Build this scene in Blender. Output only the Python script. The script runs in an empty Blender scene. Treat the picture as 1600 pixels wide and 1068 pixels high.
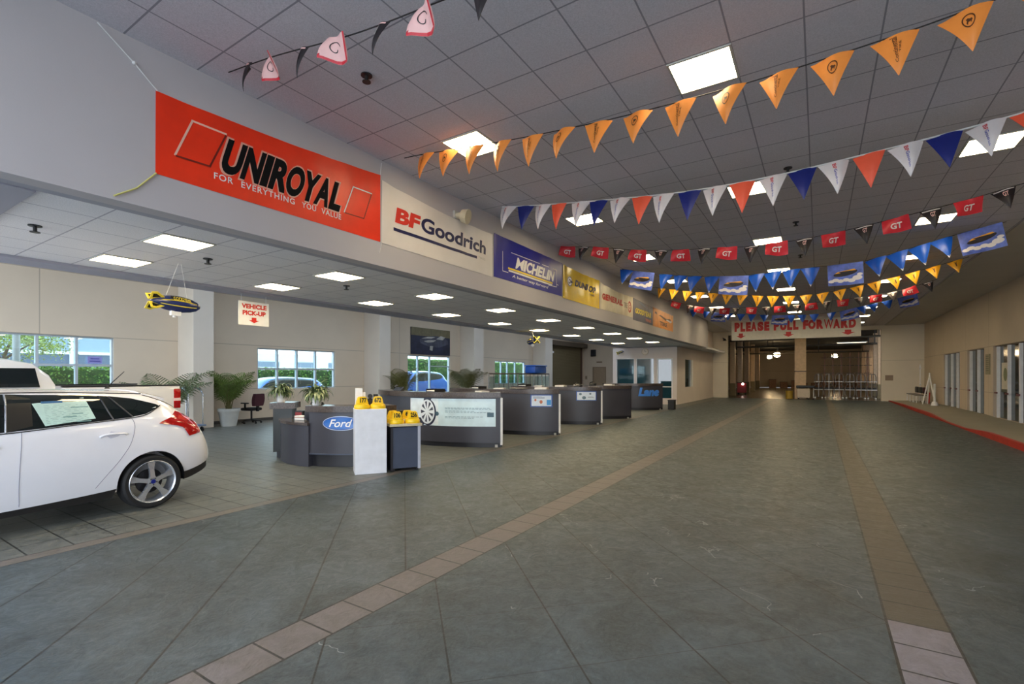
import bpy, bmesh, math, random
from mathutils import Vector, Matrix
random.seed(7)
S = bpy.context.scene
COL = S.collection
PI = math.pi

# ---------------------------------------------------------------- materials
def lin(c):
    r = []
    for v in c[:3]:
        v = v / 255.0
        r.append(v / 12.92 if v <= 0.04045 else ((v + 0.055) / 1.055) ** 2.4)
    return (r[0], r[1], r[2], 1.0)

class NT:
    """small helper for building node trees"""
    def __init__(s, name):
        s.m = bpy.data.materials.new(name)
        s.m.use_nodes = True
        s.t = s.m.node_tree
        s.bsdf = s.t.nodes['Principled BSDF']
        s.out = s.t.nodes['Material Output']
    def n(s, typ, **kw):
        x = s.t.nodes.new(typ)
        for k, v in kw.items():
            setattr(x, k, v)
        return x
    def link(s, a, b):
        s.t.links.new(a, b)
    def put(s, sock, v):
        if isinstance(v, (int, float, tuple)):
            sock.default_value = v
        else:
            s.link(v, sock)
    def math(s, op, a, b=None, c=None, clamp=False):
        x = s.n('ShaderNodeMath', operation=op, use_clamp=clamp)
        s.put(x.inputs[0], a)
        if b is not None: s.put(x.inputs[1], b)
        if c is not None: s.put(x.inputs[2], c)
        return x.outputs[0]
    def mix(s, f, a, b):
        x = s.n('ShaderNodeMix', data_type='RGBA')
        s.put(x.inputs[0], f); s.put(x.inputs[6], a); s.put(x.inputs[7], b)
        return x.outputs[2]
    def pos(s):
        g = s.n('ShaderNodeNewGeometry')
        return g.outputs['Position']
    def obj(s):
        return s.n('ShaderNodeTexCoord').outputs['Object']
    def xyz(s, v):
        x = s.n('ShaderNodeSeparateXYZ'); s.link(v, x.inputs[0])
        return x.outputs
    def noise(s, vec, scale, detail=4, rough=.55, dist=0):
        x = s.n('ShaderNodeTexNoise')
        s.link(vec, x.inputs['Vector'])
        x.inputs['Scale'].default_value = scale; x.inputs['Detail'].default_value = detail
        x.inputs['Roughness'].default_value = rough; x.inputs['Distortion'].default_value = dist
        return x.outputs['Fac']
    def ramp(s, v, lo, hi):
        x = s.n('ShaderNodeMapRange'); s.put(x.inputs[0], v)
        x.inputs[1].default_value = lo; x.inputs[2].default_value = hi
        return x.outputs[0]
    def line(s, v, w):
        """1 on integer values of v, w = half width in the same units"""
        f = s.math('FRACT', s.math('ADD', v, 500.5))
        d = s.math('ABSOLUTE', s.math('SUBTRACT', f, .5))
        return s.math('LESS_THAN', d, w)
    def between(s, v, a, b):
        return s.math('MULTIPLY', s.math('GREATER_THAN', v, a), s.math('LESS_THAN', v, b))
    def bump(s, h, strength, dist=.01):
        b = s.n('ShaderNodeBump'); s.put(b.inputs['Height'], h)
        b.inputs['Strength'].default_value = strength; b.inputs['Distance'].default_value = dist
        s.link(b.outputs[0], s.bsdf.inputs['Normal'])

def mat(name, col, rough=.5, metal=0, var=.06, scale=6, bump=0, bscale=60, spec=.5, coat=0, emit=0, trans=0):
    t = NT(name)
    b = t.bsdf
    c = lin(col)
    v = t.noise(t.obj(), scale)
    k = t.ramp(v, .3, .7)
    lo = tuple(max(0, x * (1 - var)) for x in c[:3]) + (1,)
    hi = tuple(min(1, x * (1 + var)) for x in c[:3]) + (1,)
    t.link(t.mix(k, lo, hi), b.inputs['Base Color'])
    b.inputs['Roughness'].default_value = rough
    b.inputs['Metallic'].default_value = metal
    b.inputs['Specular IOR Level'].default_value = spec
    if coat:
        b.inputs['Coat Weight'].default_value = coat
        b.inputs['Coat Roughness'].default_value = .05
    if trans:
        b.inputs['Subsurface Weight'].default_value = 0
    if bump:
        t.bump(t.noise(t.obj(), bscale, 5), bump, .01)
    if emit:
        b.inputs['Emission Color'].default_value = c
        b.inputs['Emission Strength'].default_value = emit
    return t.m

def glass_mat(name, tint=(225, 238, 238), refl=.09):
    t = NT(name)
    tr = t.n('ShaderNodeBsdfTransparent'); tr.inputs[0].default_value = lin(tint)
    gl = t.n('ShaderNodeBsdfGlossy'); gl.inputs['Roughness'].default_value = .02
    mx = t.n('ShaderNodeMixShader'); mx.inputs[0].default_value = refl
    t.link(tr.outputs[0], mx.inputs[1]); t.link(gl.outputs[0], mx.inputs[2])
    t.link(mx.outputs[0], t.out.inputs[0])
    return t.m

def tile_mat(name, x0, px, y0, py, col, gridcol):
    t = NT(name)
    P = t.xyz(t.pos())
    gx = t.line(t.math('DIVIDE', t.math('SUBTRACT', P[0], x0), px), .013)
    gy = t.line(t.math('DIVIDE', t.math('SUBTRACT', P[1], y0), py), .013)
    g = t.math('MAXIMUM', gx, gy)
    sp = t.ramp(t.noise(t.pos(), 90, 3, .7), .35, .65)
    c = lin(col)
    base = t.mix(sp, tuple(x * .78 for x in c[:3]) + (1,), c)
    big = t.ramp(t.noise(t.pos(), .9, 2), .3, .7)
    base = t.mix(t.math('MULTIPLY', big, .25), base, tuple(x * .8 for x in c[:3]) + (1,))
    t.link(t.mix(g, base, lin(gridcol)), t.bsdf.inputs['Base Color'])
    t.bsdf.inputs['Roughness'].default_value = .9
    h = t.math('ADD', t.math('MULTIPLY', sp, .3), t.math('MULTIPLY', g, 1.0))
    t.bump(h, .35, .006)
    return t.m

def floor_mat():
    t = NT('stamped_slate_concrete')
    p = t.pos(); X, Y, Z = t.xyz(p)
    sm = lambda v, ph, per, w: t.line(t.math('DIVIDE', t.math('SUBTRACT', v, ph), per), w)
    A = t.math('ADD', X, Y); B = t.math('SUBTRACT', Y, X)
    left = t.between(X, -5.95, -2.95)
    bay = t.math('LESS_THAN', X, -6.13)
    pink = t.between(X, -6.13, -5.95)
    b1 = t.between(X, -2.95, -2.62)
    b2 = t.between(X, .385, .72)
    mid = t.between(X, -2.62, .385)
    right = t.math('GREATER_THAN', X, .72)
    # joints
    j_left = t.math('MULTIPLY', left, sm(A, .02, 1.0, .011))
    j_mid = t.math('MULTIPLY', mid, t.math('MAXIMUM', sm(A, .35, 1.03, .008), t.math('MULTIPLY', sm(B, 3.67, 1.0, .006), .6)))
    j_right = t.math('MULTIPLY', right, t.math('MULTIPLY', t.math('MAXIMUM', sm(A, .35, 1.03, .006), sm(B, 3.67, 1.0, .006)), .45))
    j_bay = t.math('MULTIPLY', bay, t.math('MAXIMUM', sm(Y, 1.36, .333, .022), sm(X, -6.13, .36, .018)))
    j_b1 = t.math('MULTIPLY', b1, sm(Y, 1.66, .333, .022))
    j_b2 = t.math('MULTIPLY', b2, sm(Y, 4.125, .333, .022))
    edges = None
    for e in (-6.13, -5.95, -2.95, -2.62, .385, .72):
        l = t.math('LESS_THAN', t.math('ABSOLUTE', t.math('SUBTRACT', X, e)), .008)
        edges = l if edges is None else t.math('MAXIMUM', edges, l)
    J = edges
    for j in (j_left, j_mid, j_right, j_bay, j_b1, j_b2):
        J = t.math('MAXIMUM', J, j)
    # stone colour
    n1 = t.ramp(t.noise(p, 1.3, 8, .7, .8), .32, .68)
    n2 = t.ramp(t.noise(p, 7, 8, .7, 1.2), .3, .7)
    n3 = t.ramp(t.noise(p, 38, 4, .6), .3, .7)
    slate = t.mix(n1, lin((26, 37, 42)), lin((80, 94, 101)))
    slate = t.mix(t.math('MULTIPLY', n2, .55), slate, lin((42, 51, 50)))
    slate = t.mix(t.math('MULTIPLY', n3, .25), slate, lin((98, 112, 118)))
    band = t.mix(n2, lin((88, 81, 78)), lin((122, 114, 112)))
    near = t.math('LESS_THAN', Y, 4.125)
    band2 = t.mix(near, t.mix(n2, lin((66, 61, 53)), lin((90, 84, 74))), t.mix(n2, lin((108, 102, 106)), lin((140, 133, 139))))
    bayc = t.mix(n2, lin((70, 76, 74)), lin((124, 125, 120)))
    c = slate
    c = t.mix(bay, c, bayc)
    c = t.mix(pink, c, t.mix(n2, lin((88, 83, 78)), lin((122, 114, 108))))
    c = t.mix(b1, c, band)
    c = t.mix(b2, c, band2)
    # pale veins worn into the stamped texture
    v = t.n('ShaderNodeTexVoronoi', feature='DISTANCE_TO_EDGE')
    q = t.n('ShaderNodeVectorMath', operation='ADD')
    nv = t.n('ShaderNodeTexNoise'); t.link(p, nv.inputs['Vector']); nv.inputs['Scale'].default_value = 1.6; nv.inputs['Detail'].default_value = 5
    t.link(p, q.inputs[0]); t.link(nv.outputs['Color'], q.inputs[1])
    t.link(q.outputs[0], v.inputs['Vector']); v.inputs['Scale'].default_value = 1.3
    vein = t.math('LESS_THAN', v.outputs['Distance'], .005)
    vein = t.math('MULTIPLY', vein, t.math('GREATER_THAN', t.noise(p, 1.7, 3), .58))
    vein = t.math('MULTIPLY', vein, t.math('ADD', mid, right))
    c = t.mix(t.math('MULTIPLY', vein, .45), c, lin((176, 184, 184)))
    c = t.mix(t.math('MULTIPLY', J, .92), c, lin((24, 27, 27)))
    t.link(c, t.bsdf.inputs['Base Color'])
    r = t.math('ADD', t.math('MULTIPLY', n2, .22), .30)
    t.link(r, t.bsdf.inputs['Roughness'])
    t.bsdf.inputs['Specular IOR Level'].default_value = .45
    h = t.math('SUBTRACT', t.math('ADD', t.math('MULTIPLY', n2, .6), t.math('MULTIPLY', n3, .25)), t.math('MULTIPLY', J, 1.4))
    t.bump(h, .5, .008)
    return t.m

def wall_mat(name, col, vy=(), hz=(), axis=1, w=.012):
    """painted tilt-up concrete with reveal joints at given positions"""
    t = NT(name)
    p = t.pos(); P = t.xyz(p)
    c = lin(col)
    n = t.ramp(t.noise(p, .8, 4), .3, .7)
    base = t.mix(n, tuple(x * .93 for x in c[:3]) + (1,), c)
    fine = t.noise(p, 60, 4, .6)
    J = None
    for y in vy:
        l = t.math('LESS_THAN', t.math('ABSOLUTE', t.math('SUBTRACT', P[axis], y)), w)
        J = l if J is None else t.math('MAXIMUM', J, l)
    for z in hz:
        l = t.math('LESS_THAN', t.math('ABSOLUTE', t.math('SUBTRACT', P[2], z)), w)
        J = l if J is None else t.math('MAXIMUM', J, l)
    h = t.math('MULTIPLY', fine, .5)
    if J is not None:
        base = t.mix(t.math('MULTIPLY', J, .6), base, tuple(x * .45 for x in c[:3]) + (1,))
        h = t.math('SUBTRACT', h, J)
    t.link(base, t.bsdf.inputs['Base Color'])
    t.bsdf.inputs['Roughness'].default_value = .8
    t.bump(h, .25, .006)
    return t.m

def slat_mat(name, col, per, axis=2):
    t = NT(name)
    P = t.xyz(t.pos())
    f = t.math('FRACT', t.math('DIVIDE', P[axis], per))
    g = t.math('LESS_THAN', f, .12)
    t.link(t.mix(g, lin(col), tuple(x * .5 for x in lin(col)[:3]) + (1,)), t.bsdf.inputs['Base Color'])
    t.bsdf.inputs['Roughness'].default_value = .6
    t.bump(t.math('PINGPONG', f, .5), .6, .03)
    return t.m

M = {}
M['floor'] = floor_mat()
M['tile'] = tile_mat('acoustic_ceiling_tile', -4.973, .608, 5.05, .635, (226, 222, 230), (150, 148, 158))
M['tile_low'] = tile_mat('low_ceiling_tile', -5.8, .6, 2.55, .6, (246, 246, 251), (178, 178, 190))
M['gyp'] = wall_mat('painted_gypsum_soffit', (168, 168, 180))
M['gyp_far'] = wall_mat('painted_gypsum_ceiling', (198, 194, 190))
M['beam'] = wall_mat('painted_fascia', (192, 188, 191))
M['leftwall'] = wall_mat('cream_tiltup_wall', (218, 202, 180), vy=(4.05, 7.43, 14.97, 16.9, 21.9, 29.4), hz=(2.73, 1.17, 4.45))
M['pilaster'] = wall_mat('cream_pilaster', (218, 208, 194))
M['rightwall'] = wall_mat('tan_right_wall', (204, 188, 168), vy=(28.9, 25.4), hz=(2.74, 1.0))
M['backwall'] = wall_mat('tan_back_wall', (205, 188, 166), axis=0)
M['pillarwall'] = wall_mat('cream_end_wall', (232, 222, 204), axis=0, hz=(2.6,))
M['office'] = wall_mat('office_partition', (226, 214, 206), axis=0)
M['white'] = mat('white_paint', (232, 232, 232), .45)
M['whitemetal'] = mat('white_powder_coat', (244, 242, 240), .35)
M['winframe'] = mat('aluminium_window_frame', (196, 206, 214), .4, .3)
M['glass'] = glass_mat('window_glass')
M['tealglass'] = mat('tinted_office_glass', (34, 66, 76), .03, 0, .1, 2, spec=1.0)
M['doorglass'] = mat('dark_door_glass', (14, 36, 44), .08, 0, .1, 2, spec=.3)
M['diff'] = mat('light_diffuser', (255, 232, 186), .5, emit=11)
M['lightframe'] = mat('troffer_frame', (190, 188, 180), .5)
M['black'] = mat('black_plastic', (22, 22, 24), .45)
M['darkmetal'] = mat('dark_metal', (48, 48, 52), .4, .5)
M['chrome'] = mat('brushed_chrome', (200, 206, 214), .2, .9)
M['inkblack'] = mat('black_ink', (14, 14, 16), .7, spec=.15)
M['red'] = mat('red_curb_paint', (168, 36, 20), .6, var=.2, scale=4)
M['signred'] = mat('sign_red', (206, 36, 28), .5)
M['walk'] = wall_mat('sidewalk_concrete', (150, 146, 134))
M['string'] = mat('black_cord', (30, 26, 28), .7)
M['whitestring'] = mat('white_cord', (225, 225, 225), .7)
M['yellowrope'] = mat('yellow_rope', (206, 200, 120), .7)

# ---------------------------------------------------------------- mesh helpers
class MB:
    def __init__(s):
        s.b = bmesh.new()
    def box(s, x0, x1, y0, y1, z0, z1, bev=0):
        v = [s.b.verts.new(p) for p in ((x0, y0, z0), (x1, y0, z0), (x1, y1, z0), (x0, y1, z0), (x0, y0, z1), (x1, y0, z1), (x1, y1, z1), (x0, y1, z1))]
        fs = [s.b.faces.new([v[i] for i in q]) for q in ((0, 3, 2, 1), (4, 5, 6, 7), (0, 1, 5, 4), (1, 2, 6, 5), (2, 3, 7, 6), (3, 0, 4, 7))]
        if bev:
            es = list({e for f in fs for e in f.edges})
            bmesh.ops.bevel(s.b, geom=es, offset=bev, segments=2, profile=.5, affect='EDGES')
        return s
    def cyl(s, p0, p1, r0, r1=None, n=16, cap=True):
        r1 = r0 if r1 is None else r1
        p0, p1 = Vector(p0), Vector(p1)
        d = (p1 - p0).normalized()
        u = d.orthogonal().normalized(); w = d.cross(u)
        A, B = [], []
        for i in range(n):
            a = 2 * PI * i / n
            o = u * math.cos(a) + w * math.sin(a)
            A.append(s.b.verts.new(p0 + o * r0)); B.append(s.b.verts.new(p1 + o * r1))
        for i in range(n):
            j = (i + 1) % n
            s.b.faces.new((A[i], A[j], B[j], B[i]))
        if cap:
            if r0 > 1e-5: s.b.faces.new(A[::-1])
            if r1 > 1e-5: s.b.faces.new(B)
        return s
    def tube(s, pts, r, n=8, closed=False):
        pts = [Vector(p) for p in pts]
        N = len(pts); rings = []
        up = None
        for i, p in enumerate(pts):
            a = pts[(i - 1) % N] if (closed or i > 0) else p
            b = pts[(i + 1) % N] if (closed or i < N - 1) else p
            d = (b - a).normalized()
            if up is None: up = d.orthogonal().normalized()
            up = (up - d * up.dot(d))
            up = up.normalized() if up.length > 1e-6 else d.orthogonal().normalized()
            w = d.cross(up)
            rr = r[i] if isinstance(r, (list, tuple)) else r
            rings.append([s.b.verts.new(p + (up * math.cos(2 * PI * k / n) + w * math.sin(2 * PI * k / n)) * rr) for k in range(n)])
        for i in range(N if closed else N - 1):
            A, B = rings[i], rings[(i + 1) % N]
            for k in range(n):
                l = (k + 1) % n
                s.b.faces.new((A[k], A[l], B[l], B[k]))
        if not closed:
            s.b.faces.new(rings[0][::-1]); s.b.faces.new(rings[-1])
        return s
    def lathe(s, prof, n=24, axis='z', c=(0, 0, 0), cap=False):
        """prof: list of (r, h)"""
        rings = []
        for r, h in prof:
            ring = []
            for k in range(n):
                a = 2 * PI * k / n
                if axis == 'z': p = (r * math.cos(a), r * math.sin(a), h)
                elif axis == 'y': p = (r * math.cos(a), h, r * math.sin(a))
                else: p = (h, r * math.cos(a), r * math.sin(a))
                ring.append(s.b.verts.new(Vector(p) + Vector(c)))
            rings.append(ring)
        for A, B in zip(rings, rings[1:]):
            for k in range(n):
                l = (k + 1) % n
                s.b.faces.new((A[k], A[l], B[l], B[k]))
        if cap:
            s.b.faces.new(rings[0][::-1]); s.b.faces.new(rings[-1])
        return s
    def prism(s, poly, f, d0, d1):
        """poly 2-D outline; f(u,v,d)->3-D; extruded from d0 to d1"""
        A = [s.b.verts.new(f(u, v, d0)) for u, v in poly]; B = [s.b.verts.new(f(u, v, d1)) for u, v in poly]
        n = len(poly)
        s.b.faces.new(A[::-1]); s.b.faces.new(B)
        for i in range(n):
            j = (i + 1) % n
            s.b.faces.new((A[i], A[j], B[j], B[i]))
        return s
    def grid(s, nu, nv, f):
        V = [[s.b.verts.new(f(i / nu, j / nv)) for j in range(nv + 1)] for i in range(nu + 1)]
        for i in range(nu):
            for j in range(nv):
                s.b.faces.new((V[i][j], V[i + 1][j], V[i + 1][j + 1], V[i][j + 1]))
        return s
    def slab(s, nu, nv, f, g):
        """closed sheet between surfaces f and g"""
        a = len(s.b.verts)
        V = [[s.b.verts.new(f(i / nu, j / nv)) for j in range(nv + 1)] for i in range(nu + 1)]
        W = [[s.b.verts.new(g(i / nu, j / nv)) for j in range(nv + 1)] for i in range(nu + 1)]
        for i in range(nu):
            for j in range(nv):
                s.b.faces.new((V[i][j], V[i + 1][j], V[i + 1][j + 1], V[i][j + 1]))
                s.b.faces.new((W[i][j], W[i][j + 1], W[i + 1][j + 1], W[i + 1][j]))
        for i in range(nu):
            s.b.faces.new((V[i + 1][0], V[i][0], W[i][0], W[i + 1][0]))
            s.b.faces.new((V[i][nv], V[i + 1][nv], W[i + 1][nv], W[i][nv]))
        for j in range(nv):
            s.b.faces.new((V[0][j], V[0][j + 1], W[0][j + 1], W[0][j]))
            s.b.faces.new((V[nu][j + 1], V[nu][j], W[nu][j], W[nu][j + 1]))
        return s
    def ball(s, c, r, n=12, sc=(1, 1, 1)):
        mt = Matrix.Translation(c) @ Matrix.Diagonal((sc[0], sc[1], sc[2], 1))
        bmesh.ops.create_uvsphere(s.b, u_segments=n, v_segments=max(6, n // 2), radius=r, matrix=mt)
        return s
    def quad(s, a, b, c, d):
        s.b.faces.new([s.b.verts.new(p) for p in (a, b, c, d)])
        return s
    def xform(s, mt):
        s.b.transform(mt); return s
    def build(s, name, m, parent=None, smooth=False, loc=None, rot=None, angle=.6):
        bmesh.ops.recalc_face_normals(s.b, faces=s.b.faces)
        me = bpy.data.meshes.new(name)
        s.b.to_mesh(me); s.b.free()
        return addmesh(name, me, m, parent, smooth, loc, rot, angle)

def addmesh(name, me, m, parent=None, smooth=False, loc=None, rot=None, angle=.6):
    if m is not None and not me.materials:
        me.materials.append(M[m] if isinstance(m, str) else m)
    if smooth:
        me.polygons.foreach_set('use_smooth', [True] * len(me.polygons))
        me.set_sharp_from_angle(angle=angle)
    o = bpy.data.objects.new(name, me)
    COL.objects.link(o)
    if parent is not None: o.parent = parent
    if loc is not None: o.location = loc
    if rot is not None: o.rotation_euler = rot
    return o

def tag(o, label, cat, group=None):
    o['label'] = label; o['category'] = cat
    if group: o['group'] = group
    return o
def thing(name, label, cat, loc=(0, 0, 0), rz=0, group=None):
    o = bpy.data.objects.new(name, None); COL.objects.link(o)
    o.empty_display_size = .1
    o.location = loc; o.rotation_euler = (0, 0, rz)
    return tag(o, label, cat, group)
def struct(o):
    o['kind'] = 'structure'; return o
def kids(o):
    return [c for c in bpy.data.objects if c.parent == o]
KIDS = {}
def copy_tree(o, parent=None):
    c = o.copy(); COL.objects.link(c)
    if parent is not None: c.parent = parent
    for k in list(o.children):
        copy_tree(k, c)
    return c

_txt = {}
_raw = {}
def text_raw(s, bold, shear, spacing):
    key = (s, bold, shear, spacing)
    if key in _raw: return _raw[key]
    cu = bpy.data.curves.new('t', 'FONT'); cu.body = s
    cu.offset = bold; cu.shear = shear; cu.space_character = spacing; cu.resolution_u = 5
    cu.fill_mode = 'FRONT'
    o = bpy.data.objects.new('t', cu); COL.objects.link(o)
    dg = bpy.context.evaluated_depsgraph_get(); dg.update()
    me = bpy.data.meshes.new_from_object(o.evaluated_get(dg))
    vs = [v.co.copy() for v in me.vertices]; fs = [tuple(p.vertices) for p in me.polygons]
    bpy.data.objects.remove(o); bpy.data.curves.remove(cu); bpy.data.meshes.remove(me)
    _raw[key] = (vs, fs)
    return vs, fs
def text_geo(s, bold=0.0, shear=0.0, spacing=1.0):
    """returns (verts2d, faces) of a piece of lettering normalised to the unit box"""
    key = (s, bold, shear, spacing)
    if key in _txt: return _txt[key]
    vs, fs = text_raw(s, bold, shear, spacing)
    ref = text_raw(s, 0.0, shear, spacing)[0] if bold else vs
    x0 = min(v.x for v in ref) - bold; x1 = max(v.x for v in ref) + bold
    y0 = min(v.y for v in ref) - bold; y1 = max(v.y for v in ref) + bold
    for v in vs:                                   # trim the spikes a heavy outline throws off sharp corners
        v.x = min(x1, max(x0, v.x)); v.y = min(y1, max(y0, v.y))
    r = ([((v.x - x0) / (x1 - x0), (v.y - y0) / (y1 - y0)) for v in vs], fs)
    _txt[key] = r
    return r

class Print:
    """flat printed shapes laid on a surface f(u,v)->Vector"""
    def __init__(s, f):
        s.f = f; s.b = bmesh.new()
    def text(s, t, u0, u1, v0, v1, bold=0, shear=0, rot=0, spacing=1.0):
        vs, fs = text_geo(t, bold, shear, spacing)
        V = []
        for x, y in vs:
            if rot == 90: a, b = u1 - y * (u1 - u0), v0 + x * (v1 - v0)      # reads upwards
            elif rot == -90: a, b = u0 + y * (u1 - u0), v1 - x * (v1 - v0)   # reads downwards
            else: a, b = u0 + x * (u1 - u0), v0 + y * (v1 - v0)
            V.append(s.b.verts.new(s.f(a, b)))
        for f in fs:
            try: s.b.faces.new([V[i] for i in f])
            except ValueError: pass
        return s
    def block(s, t, u0, u1, v0, v1, bold=.06, sh=0.0, gap=.05):
        """condensed block capitals, one glyph per slot; sh = sideways lean in surface units"""
        wd = {'O': 1.1, 'I': .42, ' ': .45, 'L': .82, 'E': .85, 'F': .82, 'M': 1.25, 'W': 1.35, 'P': .92}
        kern = lambda c: -.13 if c in 'OYA' else 0.0
        tot = sum(wd.get(c, 1.0) for c in t) + gap * (len(t) - 1) + sum(kern(c) for c in t[1:])
        x = u0; f0 = s.f; k = (u1 - u0 - sh) / tot
        for i, c in enumerate(t):
            w = wd.get(c, 1.0) * k
            if i: x += kern(c) * k
            if c != ' ':
                s.f = lambda a, b: f0(a + sh * (b - v0) / (v1 - v0), b)
                s.text(c, x, x + w, v0, v1, .012 if c in 'MW' else bold)
            x += w + gap * k
        s.f = f0
        return s
    def poly(s, pts):
        s.b.faces.new([s.b.verts.new(s.f(u, v)) for u, v in pts]); return s
    def rect(s, u0, u1, v0, v1, n=1):
        for i in range(n):
            a, b = u0 + (u1 - u0) * i / n, u0 + (u1 - u0) * (i + 1) / n
            s.poly([(a, v0), (b, v0), (b, v1), (a, v1)])
        return s
    def stroke(s, pts, w, closed=False):
        n = len(pts)
        for i in range(n if closed else n - 1):
            (a, b), (c, d) = pts[i], pts[(i + 1) % n]
            L = math.hypot(c - a, d - b) or 1
            ox, oy = -(d - b) / L * w / 2, (c - a) / L * w / 2
            ex, ey = (c - a) / L * w / 2, (d - b) / L * w / 2
            s.poly([(a + ox - ex, b + oy - ey), (c + ox + ex, d + oy + ey), (c - ox + ex, d - oy + ey), (a - ox - ex, b - oy - ey)])
        return s
    def ring(s, cu, cv, r0, r1, n=24, sx=1.0, sy=1.0):
        for i in range(n):
            a, b = 2 * PI * i / n, 2 * PI * (i + 1) / n
            p = lambda r, t: (cu + r * math.cos(t) * sx, cv + r * math.sin(t) * sy)
            if r0 <= 1e-6: s.poly([(cu, cv), p(r1, a), p(r1, b)])
            else: s.poly([p(r0, a), p(r1, a), p(r1, b), p(r0, b)])
        return s
    def build(s, name, m, parent=None):
        me = bpy.data.meshes.new(name)
        s.b.to_mesh(me); s.b.free()
        return addmesh(name, me, m, parent)

def wall_cells(us, vs, holes, f, d0, d1):
    """wall slab with rectangular holes. us/vs extents; f(u,v,d)"""
    U = sorted(set([us[0], us[1]] + [h[0] for h in holes] + [h[1] for h in holes]))
    V = sorted(set([vs[0], vs[1]] + [h[2] for h in holes] + [h[3] for h in holes]))
    m = MB()
    def solid(i, j):
        if i < 0 or j < 0 or i >= len(U) - 1 or j >= len(V) - 1: return False
        cu, cv = (U[i] + U[i + 1]) / 2, (V[j] + V[j + 1]) / 2
        return not any(h[0] < cu < h[1] and h[2] < cv < h[3] for h in holes)
    for i in range(len(U) - 1):
        for j in range(len(V) - 1):
            if not solid(i, j): continue
            a, b, c, d = U[i], U[i + 1], V[j], V[j + 1]
            m.quad(f(a, c, d0), f(b, c, d0), f(b, d, d0), f(a, d, d0))
            m.quad(f(a, c, d1), f(b, c, d1), f(b, d, d1), f(a, d, d1))
            if not solid(i - 1, j): m.quad(f(a, c, d0), f(a, d, d0), f(a, d, d1), f(a, c, d1))
            if not solid(i + 1, j): m.quad(f(b, c, d0), f(b, d, d0), f(b, d, d1), f(b, c, d1))
            if not solid(i, j - 1): m.quad(f(a, c, d0), f(b, c, d0), f(b, c, d1), f(a, c, d1))
            if not solid(i, j + 1): m.quad(f(a, d, d0), f(b, d, d0), f(b, d, d1), f(a, d, d1))
    bmesh.ops.remove_doubles(m.b, verts=m.b.verts, dist=1e-4)
    return m
def catmull(pts, n):
    out = []
    for i in range(len(pts) - 1):
        p0 = pts[max(0, i - 1)]; p1 = pts[i]; p2 = pts[i + 1]; p3 = pts[min(len(pts) - 1, i + 2)]
        for k in range(n):
            t = k / n
            out.append(tuple(.5 * (2 * b + (c - a) * t + (2 * a - 5 * b + 4 * c - d) * t * t + (-a + 3 * b - 3 * c + d) * t ** 3) for a, b, c, d in zip(p0, p1, p2, p3)))
    out.append(tuple(pts[-1]))
    return out
# ---------------------------------------------------------------- SETTING
YF = -3.0          # open vehicle entrance behind the camera
YB = 38.7          # end wall
ZC = 4.85; ZL = 3.3
struct(MB().box(-17.4, 5.7, YF, YB, -.2, 0).build('floor', 'floor'))
struct(MB().box(-9, 10, YB, 74, -.2, -.004).build('floor_workshop', mat('sealed_workshop_floor', (96, 88, 72), .22, var=.25, scale=.6)))
# ceilings
struct(MB().box(-5.5, 3.57, YF, YB, ZC, ZC + .15).build('ceiling', 'tile'))
struct(MB().box(3.57, 5.7, YF, YB, ZC - .03, ZC + .15).build('ceiling_right', 'gyp_far'))
struct(MB().box(-9.35, -5.83, 1.35, 38.5, ZL, ZL + .12).build('ceiling_low', 'tile_low'))
m = MB().box(-5.83, -5.69, YF, 30.0, ZL - .022, ZL + .12)
m.box(-9.85, -9.35, YF, 38.5, ZL - .04, ZL + .12); m.box(-9.35, -5.83, YF, 1.35, ZL - .035, ZL + .12)
struct(m.build('ceiling_soffit', 'gyp'))
struct(wall_cells((-17.4, -9.75), (YF, YB), [(-13.6, -11.8, a, a + 4.2) for a in (-1.0, 5.2, 11.4, 17.6, 23.8, 30.0)], lambda u, v, d: (u, v, d), 6.0, 6.15).build('ceiling_upper', 'gyp_far'))  # unseen roof; its skylight openings are added to brighten the window wall
struct(MB().box(-9.75, -5.5, 30.2, 38.7, ZC, ZC + .15).build('ceiling_rear', 'gyp_far'))
struct(MB().box(-9.85, -9.75, YF, 38.5, ZL + .12, 6.0).build('trim_1', 'gyp'))
# fascia over the service lane
struct(MB().box(-5.7, -5.5, YF, 30.2, ZL - .025, ZC + .05).build('wall_fascia', 'beam'))
struct(MB().box(-9.75, -5.7, 30.0, 30.2, ZL + .12, ZC + .05).build('wall_fascia_return', 'beam'))

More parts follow.
